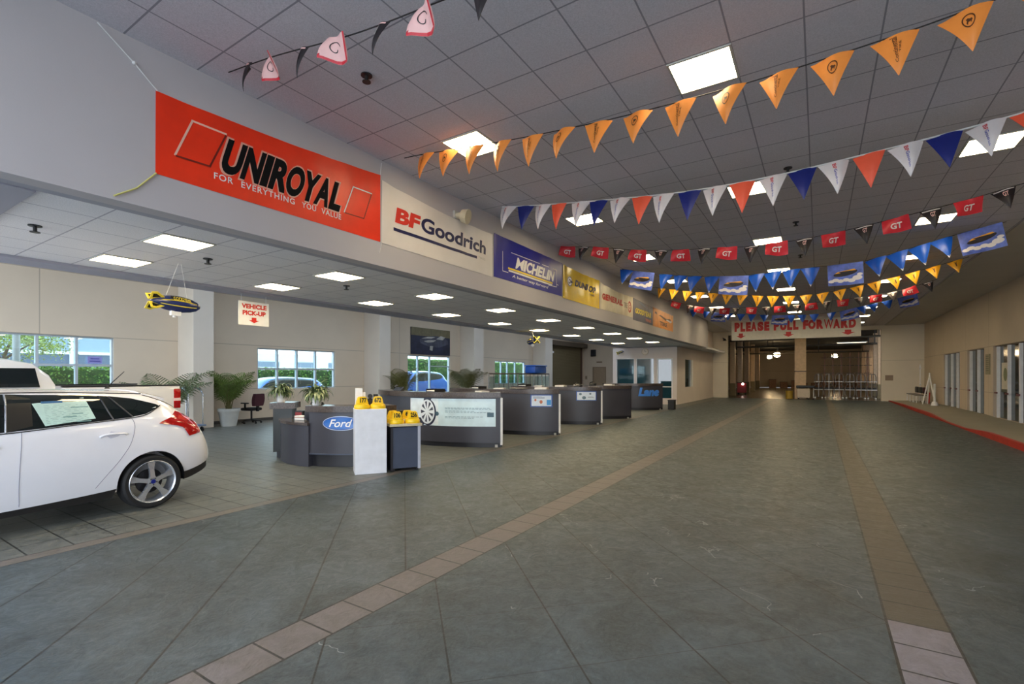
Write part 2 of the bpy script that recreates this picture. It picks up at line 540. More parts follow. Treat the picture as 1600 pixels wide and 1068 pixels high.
# left wall, openings: four windows and a roller door
WIN = [('window_1', -.75, 5.63, 1.13, 2.73, [0.05, .85, 1.65, 2.45, 3.23, 4.01, 4.81], 1.93, []),
       ('window_2', 9.86, 13.2, 1.13, 2.65, [10.66, 11.47, 12.3], 1.89, []),
       ('window_3', 17.46, 20.71, .1, 2.66, [18.23, 19.14], None, [(19.14, 20.71, 2.13)]),
       ('window_4', 25.1, 28.78, 1.1, 2.56, [25.9, 26.64, 27.6], 1.75, [])]
holes = [(a, b, c, d) for _, a, b, c, d, _, _, _ in WIN] + [(31.9, 38.2, 0, 4.0)]
struct(wall_cells((YF, YB), (0, 6.05), holes, lambda u, v, d: (d, u, v), -17.4, -17.2).build('wall_left', 'leftwall'))
for nm, a, b, c, d, mul, tz, ext in WIN:
    w = thing(nm, '', ''); del w['label']; del w['category']; struct(w)
    w.location = (-17.3, (a + b) / 2, c)
    oy = (a + b) / 2
    f = MB()
    T = .045
    f.box(-.06, .06, a - oy, b - oy, 0, T).box(-.06, .06, a - oy, b - oy, d - c - T, d - c)
    f.box(-.06, .06, a - oy, a - oy + T, T, d - c - T).box(-.06, .06, b - oy - T, b - oy, T, d - c - T)
    for y in mul: f.box(-.055, .055, y - oy - .03, y - oy + .03, T, d - c - T)
    if tz: f.box(-.05, .05, a - oy + T, b - oy - T, tz - c - .03, tz - c + .03)
    for y0, y1, z in ext: f.box(-.05, .05, y0 - oy, y1 - oy - T, z - c - .03, z - c + .03)
    f.build('window_frame', 'winframe', w)
    ys = [a + T] + mul + [b - T]
    for y0, y1 in zip(ys, ys[1:]):
        for z0, z1 in ([(T, tz - c - .03), (tz - c + .03, d - c - T)] if tz else [(T, d - c - T)]):
            MB().box(-.004, .004, y0 - oy + .02, y1 - oy - .02, z0, z1).build('pane', 'glass', w)
for i, (y0, y1) in enumerate([(7.28, 7.88), (14.73, 15.38), (21.6, 22.5), (29.9, 31.0)]):
    struct(MB().box(-17.2, -16.2, y0, y1, 0, 6.0, .01).build('pilaster', 'pilaster'))
struct(MB().box(-17.2, -17.17, 7.88, 14.73, 0, .1).build('baseboard_left', mat('dark_vinyl_base', (70, 66, 62), .6)))
struct(MB().box(-17.2, -16.95, 15.75, 16.05, 0, 6.0, .02).build('pilaster_pipe', 'pilaster'))
# roller door in the left wall
w = thing('door_1', '', ''); del w['label']; del w['category']; struct(w); w.location = (-17.2, 35, 0)
MB().box(-.12, -.02, -3.1, 3.2, 0, 3.95).build('roller_curtain', slat_mat('olive_roller_slats', (122, 108, 78), .09), w)
MB().box(-.02, .06, 3.1, 3.3, 0, 4.0).box(-.02, .06, -3.2, -3.05, 0, 4.0).build('guide_rail', mat('brown_steel', (84, 58, 44), .5), w)
MB().box(-.02, .45, -3.2, 3.5, 3.95, 4.3).build('coil_hood', mat('brown_hood', (96, 84, 70), .5), w)
# end walls
holes = [(-16.36, -15.15, 0, 2.36)]
struct(wall_cells((-17.2, -6.7), (0, 6.0), holes, lambda u, v, d: (u, d, v), YB, YB + .2).build('wall_back_left', 'backwall'))
w = thing('door_2', '', ''); del w['label']; del w['category']; struct(w); w.location = (-15.755, YB + .06, 0)
MB().box(-.56, .56, 0, .05, 0, 2.31).build('door_leaf', mat('taupe_door', (160, 138, 112), .5), w)
MB().box(-.605, -.55, -.09, .05, 0, 2.36).box(.55, .605, -.09, .05, 0, 2.36).box(-.55, .55, -.09, .05, 2.31, 2.36).build('door_frame', mat('taupe_frame', (150, 128, 104), .5), w)
MB().cyl((-.46, -.002, 1.05), (-.46, -.05, 1.05), .03).cyl((-.46, -.05, 1.05), (-.34, -.05, 1.05), .012).build('door_handle', 'chrome', w)
holes = [(-5.67, 3.38, -.01, 4.6)]
struct(wall_cells((-6.7, 5.7), (0, 5.0), holes, lambda u, v, d: (u, d, v), YB, YB + .35).build('wall_end', 'pillarwall'))
# right wall with three glazed openings, sidewalk, red curb
GR = [('window_5', 29.9, 33.25, [33.05, 31.75, 30.6]), ('window_6', 26.0, 28.55, [28.25, 27.05]), ('window_7', 15.6, 24.85, [24.5, 23.3, 22.15, 20.9, 19.4, 18.0, 16.6])]
holes = [(a, b, .1, 2.73) for _, a, b, _ in GR]
struct(wall_cells((YF, YB), (0, 4.9), holes, lambda u, v, d: (d, u, v), 5.5, 5.75).build('wall_right', 'rightwall'))
for nm, a, b, posts in GR:
    w = thing(nm, '', ''); del w['label']; del w['category']; struct(w)
    oy = (a + b) / 2; w.location = (5.62, oy, .1)
    MB().box(-.01, .01, a - oy, b - oy, 0, 2.63).build('pane', 'doorglass', w)
    f = MB()
    for y in posts: f.box(-.10, .05, y - oy - .03, y - oy + .03, 0, 2.6)
    f.build('white_post', 'whitemetal', w)
    MB().box(-.05, .05, a - oy, b - oy, 2.6, 2.63).build('head_rail', mat('dark_bronze', (70, 50, 42), .4, .3), w)
    bar = MB()
    for y in posts: bar.box(-.15, -.1, y - oy - .1, y - oy + .1, .88, .94)
    bar.build('push_bar', mat('brick_red_bar', (120, 70, 66), .5), w)
def walk_h(y):
    for (y0, h0), (y1, h1) in zip(WH, WH[1:]):
        if y0 <= y <= y1: return h0 + (h1 - h0) * (y - y0) / (y1 - y0)
    return .1
WH = [(-3, .15), (17.6, .15), (20.0, .03), (22.5, .03), (25.5, .13), (33, .12), (38.7, .05)]
def wx(y): return 3.75
m = MB()
N = 110
for k in range(N):
    y0 = YF + (YB - YF) * k / N; y1 = YF + (YB - YF) * (k + 1) / N
    h0, h1 = walk_h(y0), walk_h(y1)
    m.quad((3.83, y0, h0), (5.5, y0, max(.1, h0)), (5.5, y1, max(.1, h1)), (3.83, y1, h1))
    m.quad((3.83, y0, 0), (3.83, y0, h0), (3.83, y1, h1), (3.83, y1, 0))
bmesh.ops.remove_doubles(m.b, verts=m.b.verts, dist=1e-4)
struct(m.build('sidewalk', 'walk'))
m = MB().slab(N, 1, lambda s, t: (3.75, YF + (YB - YF) * s, t * (walk_h(YF + (YB - YF) * s) - .0)), lambda s, t: (3.835, YF + (YB - YF) * s, t * (walk_h(YF + (YB - YF) * s) + .004)))
struct(m.build('curb_red', 'red'))

# office booth at the far left
holes = [(-10.23, -9.13, 1.0, 2.64), (-9.02, -7.97, 1.0, 2.64), (-7.83, -6.93, .35, 2.62)]
struct(wall_cells((-10.45, -6.69), (0, 3.26), holes, lambda u, v, d: (u, d, v), 27.8, 27.95).build('wall_office_front', 'office'))
struct(wall_cells((27.95, 33.3), (0, 3.26), [(29.75, 31.8, .95, 2.6)], lambda u, v, d: (d, u, v), -6.84, -6.69).build('wall_office_side', 'office'))
struct(MB().box(-10.45, -10.3, 27.95, 38.6, 0, 3.26).build('wall_office_left', 'office'))
struct(MB().box(-10.3, -6.84, 33.15, 33.3, 0, 3.26).build('wall_office_rear', 'office'))
struct(MB().box(-6.84, -6.69, 33.3, 38.6, 0, 4.9).build('wall_office_return', 'office'))
for nm, x0, x1, z0, z1 in (('window_8', -10.23, -9.13, 1.0, 2.64), ('window_9', -9.02, -7.97, 1.0, 2.64)):
    w = thing(nm, '', ''); del w['label']; del w['category']; struct(w); w.location = ((x0 + x1) / 2, 27.86, z0)
    h = (x1 - x0) / 2
    MB().box(-h, h, -.004, .004, 0, z1 - z0).build('pane', 'tealglass', w)
    MB().box(-h, -h + .04, -.05, .05, 0, z1 - z0).box(h - .04, h, -.05, .05, 0, z1 - z0).box(-h, h, -.05, .05, z1 - z0 - .04, z1 - z0).box(-h, h, -.05, .05, 0, .04).build('window_frame', 'white', w)
w = thing('door_3', '', ''); del w['label']; del w['category']; struct(w); w.location = (-7.38, 27.86, .35)
MB().box(-.45, .45, -.004, .004, 0, 2.27).build('pane', 'tealglass', w)
MB().box(-.45, -.38, -.05, .05, 0, 2.27).box(.38, .45, -.05, .05, 0, 2.27).box(-.38, .38, -.05, .05, 2.2, 2.27).box(-.38, .38, -.05, .05, .62, .67).build('door_frame', 'white', w)
w = thing('window_10', '', ''); del w['label']; del w['category']; struct(w); w.location = (-6.76, 30.77, .95)
MB().box(-.004, .004, -1.02, 1.03, 0, 1.65).build('pane', 'tealglass', w)
MB().box(-.04, .09, .55, 1.03, 0, 1.65).build('window_frame', 'white', w)

# workshop shell behind the end opening
wk = wall_mat('workshop_wall', (118, 100, 78), axis=1)
struct(MB().box(-9.2, -9, YB + .35, 74, 0, 4.95).build('wall_workshop_left', wk))
struct(MB().box(9, 9.2, YB + .35, 74, 0, 4.95).build('wall_workshop_right', wk))
struct(MB().box(-9.2, 9.2, 74, 74.2, 0, 4.95).build('wall_workshop_back', wall_mat('workshop_back_wall', (176, 158, 132), axis=0, hz=(2.2,))))
struct(MB().box(-9.2, 9.2, YB + .35, 74.2, 4.95, 5.1).build('ceiling_workshop', mat('dark_roof_deck', (44, 40, 36), .9)))
struct(MB().box(-60, -17.4, -30, 60, -.3, -.1).build('ground_outside', wall_mat('asphalt', (150, 150, 150))))
struct(MB().box(-17.4, 30, -40, YF, -.3, -.02).build('ground_apron', wall_mat('apron_concrete', (170, 170, 166))))

# ---------------------------------------------------------------- CEILING LIGHTS
def make_light(name, label, half, z, x, y, group, frame='lightframe'):
    t = thing(name, label, 'ceiling light', (x, y, z), 0, group)
    MB().box(-half, half, -half, half, -.012, -.002).build('diffuser', 'diff', t)
    f = MB(); a, b = half, half + .022
    f.box(-b, b, -b, -a, -.016, -.001).box(-b, b, a, b, -.016, -.001).box(-b, -a, -a, a, -.016, -.001).box(a, b, -a, a, -.016, -.001)
    f.build('frame', frame, t)
    return t
ORD = ['first', 'second', 'third', 'fourth', 'fifth', 'sixth', 'seventh', 'eighth', 'ninth', 'tenth']
proto = None
for cx, cn in ((-4.06, 'left'), (-1.02, 'middle'), (2.02, 'right')):
    for k in range(9):
        y = 5.3675 + 3.81 * k
        if cx > 2 and k == 0: continue
        lab = f'square light panel in high ceiling, {cn} column, {ORD[k]} from entrance'
        if proto is None:
            proto = make_light('ceiling_light', lab, .285, ZC, cx, y, 'light panels in the high hall ceiling')
        else:
            c = copy_tree(proto); c.location = (cx, y, ZC); c['label'] = lab
proto = None
LY = [2.85, 5.25, 7.65, 10.17, 12.8, 15.45, 18.25, 21.0, 23.9]
for cx, cn in ((-6.7, 'lane side'), (-8.47, 'window side')):
    for k, y in enumerate(LY):
        x = cx - .03 * k
        lab = f'square light panel in low ceiling, {cn} column, {ORD[k]} from the car'
        if proto is None:
            proto = make_light('ceiling_light', lab, .275, ZL, x, y, 'light panels in the low ceiling')
        else:
            c = copy_tree(proto); c.location = (x, y, ZL); c['label'] = lab
# sprinkler heads
def sprinkler(x, y, z, lab):
    t = thing('sprinkler_head', lab, 'sprinkler', (x, y, z), 0, 'sprinkler heads')
    MB().cyl((0, 0, 0), (0, 0, -.012), .06).build('escutcheon', 'darkmetal', t)
    MB().cyl((0, 0, -.012), (0, 0, -.07), .018).cyl((0, 0, -.07), (0, 0, -.078), .045).build('deflector', 'black', t)
sprinkler(-4.07, 3.52, ZC, 'dark sprinkler head in the high ceiling by the black and pink pennants')
sprinkler(-.4, 8.58, ZC, 'dark sprinkler head in the high ceiling just beyond the white and blue pennants')
sprinkler(-.4, 11.7, ZC, 'dark sprinkler head in the high ceiling before the middle of the hall')
sprinkler(-.41, 14.96, ZC, 'small dark sprinkler head furthest along the high ceiling')
sprinkler(-7.29, 1.68, ZL, 'dark sprinkler head in the low ceiling nearest the left edge')
sprinkler(-7.3, 3.47, ZL, 'dark sprinkler head in the low ceiling beside the nearest bright panel')
sprinkler(-7.34, 5.88, ZL, 'dark sprinkler head in the low ceiling past the pick-up sign')

# ---------------------------------------------------------------- BANNERS on the fascia
XB = -5.44
def banner(label, y0, y1, zb, ztl, ztr, colmat, sag=.0, zbr=None, wr=.012):
    zbr = zb if zbr is None else zbr
    t = thing('banner', label, 'banner', (-5.5, (y0 + y1) / 2, zb), 0, 'tyre brand banners on the fascia')
    ym = (y0 + y1) / 2
    def top(s): return ztl + (ztr - ztl) * s - sag * 4 * s * (1 - s)
    def bot(s): return zb + (zbr - zb) * s
    def wav(s, r): return .005 + wr * (.5 + .5 * math.sin(s * 23 + 2 * math.sin(s * 9) + r)) * (.35 + .65 * r) * .8
    f = lambda s, r: Vector((wav(s, r), y0 + (y1 - y0) * s - ym, bot(s) + (top(s) - bot(s)) * r - zb))
    g = lambda s, r: f(s, r) - Vector((.004, 0, 0))
    MB().slab(60, 8, f, g).build('cloth', colmat, t, True)
    # coordinates for printing: real metres along the wall
    def P(y, z, off=.004):
        s = (y - y0) / (y1 - y0); r = (z - bot(s)) / (top(s) - bot(s))
        p = f(s, r); p.x += off
        return p
    return t, P
redc = mat('red_banner_vinyl', (246, 52, 12), .38, var=.08, scale=3)
t, P = banner('long red banner with black word and white slogan, nearest on the left fascia', 2.13, 5.01, 3.63, 4.44, 4.62, redc, .03)
Print(P).block('UNIROYAL', 2.715, 4.385, 3.86, 4.255, .05, .11).build('lettering', 'inkblack', t)
Print(lambda y, z: P(y, z, .002)).block('UNIROYAL', 2.69, 4.41, 3.84, 4.275, .07, .12, .03).build('letter_outline', mat('pale_pink_outline', (236, 170, 150), .5), t)
for wd, a, b in (('FOR', 2.67, 2.87), ('EVERYTHING', 2.96, 3.62), ('YOU', 3.72, 3.92), ('VALUE', 4.0, 4.31)): Print(P).text(wd, a, b, 3.765, 3.835, .012, 0, 0, 1.15).build('slogan_word', 'white', t)
Print(P).stroke([(2.3, 3.88), (2.46, 4.29), (2.79, 4.29)], .02).build('emblem_highlight', mat('pink_white_print', (246, 196, 176), .5), t)
Print(P).stroke([(2.79, 4.27), (2.63, 3.88), (2.31, 3.87)], .018).build('emblem_shade', mat('dark_red_print', (120, 24, 14), .5), t)
Print(P).stroke([(4.36, 3.89), (4.51, 4.28), (4.84, 4.29)], .016).build('small_emblem_highlight', 'white', t)
Print(P).stroke([(4.84, 4.28), (4.70, 3.89), (4.37, 3.88)], .014).build('small_emblem_shade', mat('dark_red_print_b', (120, 24, 14), .5), t)
MB().tube([(.02, -1.44, .0), (.02, -1.6, -.2), (.03, -1.78, -.33)], .008, 6).build('tie_rope', 'yellowrope', t)
MB().tube([(.02, -1.43, .81), (.02, -1.62, .98), (.03, -1.9, 1.19)], .006, 6).ball((.02, -1.62, .98), .018, 8).build('tie_rope', 'whitestring', t)
MB().tube([(.02, 1.43, .99), (.02, 1.45, 1.17)], .005, 6).build('tie_rope', 'whitestring', t)

cream = mat('cream_banner_vinyl', (226, 220, 214), .45, var=.05, scale=2)
t, P = banner('off-white banner with red and navy lettering between red and blue banners', 5.03, 7.93, 3.62, 4.55, 4.46, cream, .05, 3.61, .022)
navy = mat('navy_print', (24, 26, 78), .5)
Print(P).text('BF', 5.3, 5.86, 4.0, 4.24, .05, .12).build('lettering', mat('red_print', (208, 48, 34), .5), t)
Print(P).text('Goodrich', 5.87, 7.70, 4.0, 4.25, .03, .05).build('lettering', navy, t)
Print(P).rect(5.27, 7.4, 3.865, 3.915, 24).build('underline', navy, t)
Print(P).text('TIRES', 7.44, 7.68, 3.885, 3.925, .01).build('small_lettering', 'lightframe', t)
MB().tube([(.02, -1.45, .0), (.02, -1.5, -.16)], .005, 6).build('tie_rope', 'whitestring', t)

blue = mat('royal_blue_banner_vinyl', (22, 30, 142), .35, var=.08, scale=3)
t, P = banner('royal blue banner with white italic lettering and frame on the fascia', 7.98, 11.03, 3.63, 4.5, 4.49, blue, .0, 3.65)
Print(P).block('MICHELIN', 8.78, 10.62, 3.94, 4.19, .045, .09).build('lettering', 'white', t)
Print(P).text('A better way forward', 8.66, 10.28, 3.71, 3.79, .014, .2).build('slogan', 'white', t)
Print(P).rect(8.5, 10.5, 3.875, 3.915, 20).build('underline', mat('yellow_print', (236, 206, 60), .5), t)
Print(P).rect(8.52, 10.48, 3.83, 3.865, 20).build('underline', 'white', t)
Print(P).stroke([(8.62, 4.24), (10.72, 4.26), (10.72, 3.84), (10.3, 3.82)], .014).stroke([(8.3, 4.2), (8.3, 3.8), (8.5, 3.8)], .014).stroke([(10.72, 3.9), (10.82, 3.9)], .012).build('frame_line', 'white', t)

yel = mat('yellow_banner_vinyl', (214, 182, 22), .25, var=.15, scale=2)
t, P = banner('yellow banner with black italic lettering and round white badge', 11.07, 13.5, 3.62, 4.47, 4.46, yel, .03, 3.62, .03)
Print(P).block('DUNLOP', 11.74, 13.24, 4.02, 4.2, .06, .06).text('TIRES', 12.7, 13.1, 3.92, 3.97, .02, .2).build('lettering', 'black', t)
Print(P).ring(11.46, 4.1, 0, .13, 20).build('badge', 'white', t)
Print(lambda y, z: P(y, z, .007)).ring(11.46, 4.1, .105, .125, 20).text('D', 11.39, 11.5, 4.04, 4.16, .03, .2).poly([(11.5, 4.14), (11.66, 4.1), (11.5, 4.06)]).build('badge_mark', 'black', t)

t, P = banner('cream banner with red capital lettering after the yellow banner', 13.53, 16.55, 3.63, 4.42, 4.38, mat('ivory_banner_vinyl', (214, 206, 180), .3, var=.12, scale=3), .06, 3.67, .03)
Print(P).block('GENERAL', 13.68, 15.5, 3.94, 4.13, .07, .03).build('lettering', mat('crimson_print', (196, 40, 36), .5), t)
Print(P).ring(16.2, 4.0, .13, .2, 20).text('G', 16.12, 16.28, 3.93, 4.08, .03).build('badge_mark', mat('crimson_badge', (176, 60, 40), .5), t)
Print(P).text('TIRE', 15.6, 15.95, 3.92, 4.1, .03, .1).build('lettering', mat('grey_print', (150, 140, 120), .5), t)

t, P = banner('dark blue banner with yellow italic lettering beside the orange banner', 16.6, 18.96, 3.6, 4.37, 4.31, mat('dark_blue_banner_vinyl', (36, 44, 84), .35, var=.2, scale=3), .0, 3.6)
Print(P).block('GOODYEAR', 16.8, 18.78, 3.86, 4.06, .06, .06).build('lettering', mat('gold_print', (218, 200, 60), .5), t)
Print(P).text('TIRES', 18.0, 18.75, 3.68, 3.78, .03, .1).build('small_lettering', mat('orange_print', (220, 120, 90), .5), t)
Print(P).poly([(17.2, 4.28), (18.2, 4.16), (18.3, 4.2), (17.3, 4.32)]).build('swoosh', mat('steel_blue_print', (90, 110, 150), .5), t)

t, P = banner('orange banner, furthest on the fascia, with dark lettering', 19.0, 22.1, 3.59, 4.33, 4.30, mat('orange_banner_vinyl', (226, 142, 20), .35, var=.2, scale=3), .0, 3.59)
Print(P).text('TIRE', 19.95, 21.1, 3.7, 3.87, .045).build('lettering', mat('brown_print', (70, 40, 16), .5), t)
Print(P).poly([(19.3, 4.2), (20.9, 4.05), (21.6, 4.1), (21.7, 4.02), (20.8, 3.96), (20.2, 4.05), (19.25, 4.12)]).build('swoosh', mat('brown_swoosh', (96, 58, 26), .5), t)
Print(P).poly([(20.9, 4.0), (21.7, 3.93), (21.9, 4.02), (21.2, 4.07)]).build('swoosh', 'white', t)

# flood light and small fixtures on the fascia
t = thing('flood_light', 'cream round-headed flood light on the fascia above the off-white banner', 'light', (-5.5, 6.8, 4.5))
MB().box(0, .05, -.1, .02, -.05, .08).build('bracket', 'lightframe', t)
MB().cyl((.03, -.05, 0), (.16, -.03, -.02), .04, .07).cyl((.16, -.03, -.02), (.27, 0, -.05), .11, .13, 20).build('lamp_head', mat('cream_plastic', (206, 196, 168), .5), t)

# hanging PLEASE PULL FORWARD banner
t = thing('banner', 'wide white banner with red capitals hanging across the end of the lane', 'banner', (0, 31.0, 3.66))
def pf(s, r, o=0):
    x = -4.33 + 6.2 * s; z0 = .03; z1 = 1.16 - .12 * s * 1.0
    return Vector((x, .01 * math.sin(s * 17) - o, z0 + (z1 - z0) * r))
MB().slab(40, 4, lambda s, r: pf(s, r), lambda s, r: pf(s, r, -.006)).build('cloth', mat('ivory_banner_cloth', (228, 220, 204), .5), t, True)
pr = lambda u, v: pf(u, v, .006)
Print(pr).block('PLEASE PULL FORWARD', .025, .965, .45, .93, .08, 0, .12).build('lettering', 'signred', t)
def arrow(cx, w, v0, v1):
    h = v1 - v0
    return [(cx - w * .45, v1), (cx + w * .45, v1), (cx + w * .45, v0 + h * .5), (cx + w, v0 + h * .5), (cx, v0), (cx - w, v0 + h * .5), (cx - w * .45, v0 + h * .5)]
for cx, w in ((.08, .04), (.47, .045), (.91, .05)): Print(pr).poly(arrow(cx, w, .1, .36)).build('arrow', 'signred', t)
for x in (-4.25, -1.3, 1.8):
    MB().tube([(x, 0, 1.05), (x, 0, ZC - 3.66)], .006, 6).build('hanging_cord', 'whitestring', t)

# hanging VEHICLE PICK-UP sign
t = thing('hanging_sign', 'white hanging sign with red VEHICLE PICK-UP lettering and down arrow', 'sign', (-9.6, 5.43, 2.65))
MB().box(-.005, .005, -.31, .31, 0, .47).build('panel', 'white', t)
p = lambda u, v: Vector((.009, -.31 + .62 * u, .47 * v))
Print(p).text('VEHICLE', .10, .92, .70, .90, .05).text('PICK-UP', .13, .89, .42, .62, .05).poly(arrow(.5, .17, .1, .33)).build('lettering', 'signred', t)
MB().tube([(0, -.25, .47), (0, -.25, ZL - .04 - 2.65)], .004, 6).tube([(0, .25, .47), (0, .25, ZL - .04 - 2.65)], .004, 6).build('hanging_cord', 'whitestring', t)
# ---------------------------------------------------------------- PENNANT STRINGS
FM = {
 'orange': mat('orange_pennant', (246, 148, 62), .5, var=.1, scale=3), 'pwhite': mat('white_pennant', (232, 226, 226), .5, var=.05),
 'navy': mat('navy_pennant', (18, 34, 118), .45), 'coral': mat('coral_pennant', (248, 98, 66), .5),
 'pred': mat('crimson_pennant', (206, 44, 58), .45), 'pblack': mat('black_pennant', (34, 26, 30), .5),
 'blue': mat('bright_blue_pennant', (16, 84, 196), .4, var=.15, scale=4), 'sky': mat('sky_print_pennant', (92, 112, 200), .4, var=.45, scale=5),
 'gold': mat('gold_pennant', (236, 170, 34), .45, var=.15, scale=4), 'pink': mat('pale_pink_print', (238, 190, 186), .5),
 'darkblueprint': mat('dark_blue_print', (40, 60, 170), .5), 'brownprint': mat('brown_pennant_print', (92, 50, 18), .6)}
def flag_mesh(kind, w, h, c):
    m = MB()
    if kind == 'tri':
        f = lambda s, t: Vector(((s - .5) * w * (1 - t * .985), -c * math.sin(t * 2.2) * .12 + c * .06 * math.cos(s * 5) * (1 - t), -h * t))
    else:
        f = lambda s, t: Vector(((s - .5) * w, -c * .1 * math.sin(t * 2 + s * 2.6) - c * .05 * math.cos(s * 6), -h * t))
    g = lambda s, t: f(s, t) + Vector((0, .0025, 0))
    m.slab(8, 8, f, g)
    bmesh.ops.recalc_face_normals(m.b, faces=m.b.faces)
    me = bpy.data.meshes.new('pennant'); m.b.to_mesh(me); m.b.free()
    me.polygons.foreach_set('use_smooth', [True] * len(me.polygons)); me.set_sharp_from_angle(angle=.7)
    return me, (lambda u, v: f(u, 1 - v) + Vector((0, -.004, 0)))
def proto_flag(kind, w, h, c, colmat, prints):
    """prints: list of (part name, material, fn(Print)); returns an unlinked recipe"""
    me, f = flag_mesh(kind, w, h, c)
    me.materials.append(FM[colmat] if colmat in FM else M[colmat])
    pm = []
    for nm, m, fn in prints:
        P = Print(f); fn(P)
        pe = bpy.data.meshes.new(nm); P.b.to_mesh(pe); P.b.free()
        pe.materials.append(FM[m] if m in FM else M[m])
        pm.append((nm, pe))
    return me, pm
def horse(P):
    P.ring(.5, .66, .14, .17, 20, 1, 1)
    P.poly([(.42, .60), (.45, .66), (.43, .7), (.48, .72), (.53, .69), (.57, .70), (.6, .66), (.57, .64), (.56, .58), (.54, .63), (.48, .62), (.45, .56)])
def blimp_print(P):
    P.poly([(.5 + .34 * math.cos(a), .55 + .13 * math.sin(a) + .07 * math.cos(a)) for a in [2 * PI * k / 20 for k in range(20)]])
def blimp_band(P):
    P.poly([(.2, .55), (.3, .64), (.75, .72), (.8, .66), (.5, .60)])
def clouds(P):
    for cx, cy, r in ((.1, .2, .09), (.22, .25, .1), (.36, .2, .1), (.52, .24, .1), (.67, .2, .11), (.83, .3, .14), (.9, .45, .08)):
        P.ring(cx, cy, 0, r, 12, 1, .8)
def pennants(label, name, Y, path, xs, seq, cord, twist=.25, cw=.006):
    t = thing(name, label, 'pennant string', (0, Y, 0), 0, 'pennant strings across the hall')
    pts = catmull(path, 8)
    MB().tube([(x, 0, z) for x, z in pts], cw, 6).build('cord', cord, t)
    def zat(x):
        for (a, za), (b, zb) in zip(pts, pts[1:]):
            if a <= x <= b: return za + (zb - za) * (x - a) / (b - a + 1e-9), math.atan2(zb - za, b - a)
        return pts[-1][1], 0
    for i, x in enumerate(xs):
        me, pm = seq(i)
        z, sl = zat(x)
        o = addmesh('pennant', me, None, t, False, (x, 0, z - .004), (random.uniform(-.12, .12), -sl, random.uniform(-twist, twist)))
        for nm, pe in pm:
            addmesh(nm, pe, None, o)
    return t
# 1 black and pink
def gswirl(P):
    P.stroke([(.5 + .22 * math.cos(a) * (1 - k / 40), .5 + .26 * math.sin(a) * (1 - k / 40)) for k, a in enumerate([.3 + 5.6 * q / 24 for q in range(25)])], .03)
f1 = [proto_flag('tri', .18, .27, .4, 'pblack', [('badge', 'pwhite', lambda P: P.rect(.34, .64, .58, .84)), ('stripe', 'pink', lambda P: P.rect(.1, .9, .91, .96, 6))]),
      proto_flag('rect', .25, .2, .6, 'pink', [('swirl', 'pblack', gswirl), ('border', 'pred', lambda P: P.rect(0, 1, 0, .1, 6).rect(0, .07, .1, 1).rect(.93, 1, .1, 1))])]
pennants('string of small black and pink pennants nearest the red banner', 'pennant_string', 2.7,
         [(-5.25, 4.84), (-4.44, 4.72), (-3.46, 4.53), (-2.94, 4.45), (-2.32, 4.38), (-1.94, 4.33), (-1.2, 4.28), (-.2, 4.3)],
         [-4.85, -4.44, -3.96, -3.46, -2.94, -2.46, -1.94], lambda i: f1[i % 2], 'string', .5)
# 2 orange
ot = lambda P: P.text('Continental', .36, .52, .28, .93, .01, 0, 90).text('TIRE', .56, .62, .5, .78, .01, 0, 90)
f2 = [proto_flag('tri', .33, .37, .5, 'orange', [('lettering', 'brownprint', ot)]), proto_flag('tri', .33, .37, .7, 'orange', [('horse_emblem', 'brownprint', horse)])]
pennants('string of orange pennants, lettered ones alternating with horse emblems', 'pennant_string', 5.15,
         [(-5.14, 4.84), (-4.72, 4.8), (-3.43, 4.64), (-2.11, 4.52), (-1.21, 4.48), (-.32, 4.47), (.54, 4.5), (1.06, 4.54), (2.2, 4.66), (3.4, 4.82)],
         [-4.72, -4.31, -3.87, -3.43, -2.98, -2.55, -2.11, -1.66, -1.21, -.75, -.32, .1, .54, .98, 1.42], lambda i: f2[i % 2], 'string', .2)
# 3 white blue coral
def bfg(P): P.text('BF', .4, .52, .74, .92, .02, 0, -90)
def bfg2(P): P.text('Goodrich', .4, .53, .26, .73, .01, 0, -90)
wf = proto_flag('tri', .35, .44, .9, 'pwhite', [('lettering', 'pred', bfg), ('lettering', 'darkblueprint', bfg2)])
nf = proto_flag('tri', .34, .44, .4, 'navy', []); cf = proto_flag('tri', .34, .44, .5, 'coral', [])
sq3 = [wf, nf, wf, cf]
pennants('string of white, navy and coral pennants on a white cord', 'pennant_string', 7.65,
         [(-5.07, 4.84), (-3.88, 4.68), (-2.76, 4.55), (-1.66, 4.45), (-.54, 4.43), (.54, 4.48), (1.27, 4.53), (1.89, 4.59), (2.7, 4.7), (3.45, 4.83)],
         [-4.94, -4.56, -4.2, -3.88, -3.46, -3.13, -2.76, -2.39, -2.06, -1.66, -1.3, -.93, -.54, -.19, .17, .54, .91, 1.27, 1.63, 2.0, 2.4],
         lambda i: sq3[i % 4], 'whitestring', .2, .01)
# 4 red and black
gt = proto_flag('rect', .38, .24, .8, 'pred', [('lettering', 'pwhite', lambda P: P.text('GT', .3, .72, .25, .65, .03, .15))])
bt = proto_flag('tri', .3, .34, .6, 'pblack', [('lettering', 'pink', lambda P: P.text('GT', .36, .64, .62, .86, .03)), ('stripe', 'pwhite', lambda P: P.rect(.08, .92, .92, .97, 6))])
xs4 = [-5.2, -4.8, -4.34, -3.91, -3.43, -2.94, -2.5, -2.04, -1.58, -1.14, -.69, -.23, .22, .69, 1.14, 1.62, 2.07, 2.51]
pennants('string of red rectangles and black triangles over the blue banner end', 'pennant_string', 10.8,
         [(-5.38, 4.84), (-4.42, 4.69), (-3.42, 4.48), (-2.53, 4.37), (-1.73, 4.3), (-1.13, 4.25), (-.2, 4.26), (.69, 4.35), (1.99, 4.54), (2.75, 4.69), (3.4, 4.83)],
         xs4, lambda i: (gt, bt)[i % 2], 'string', .25)
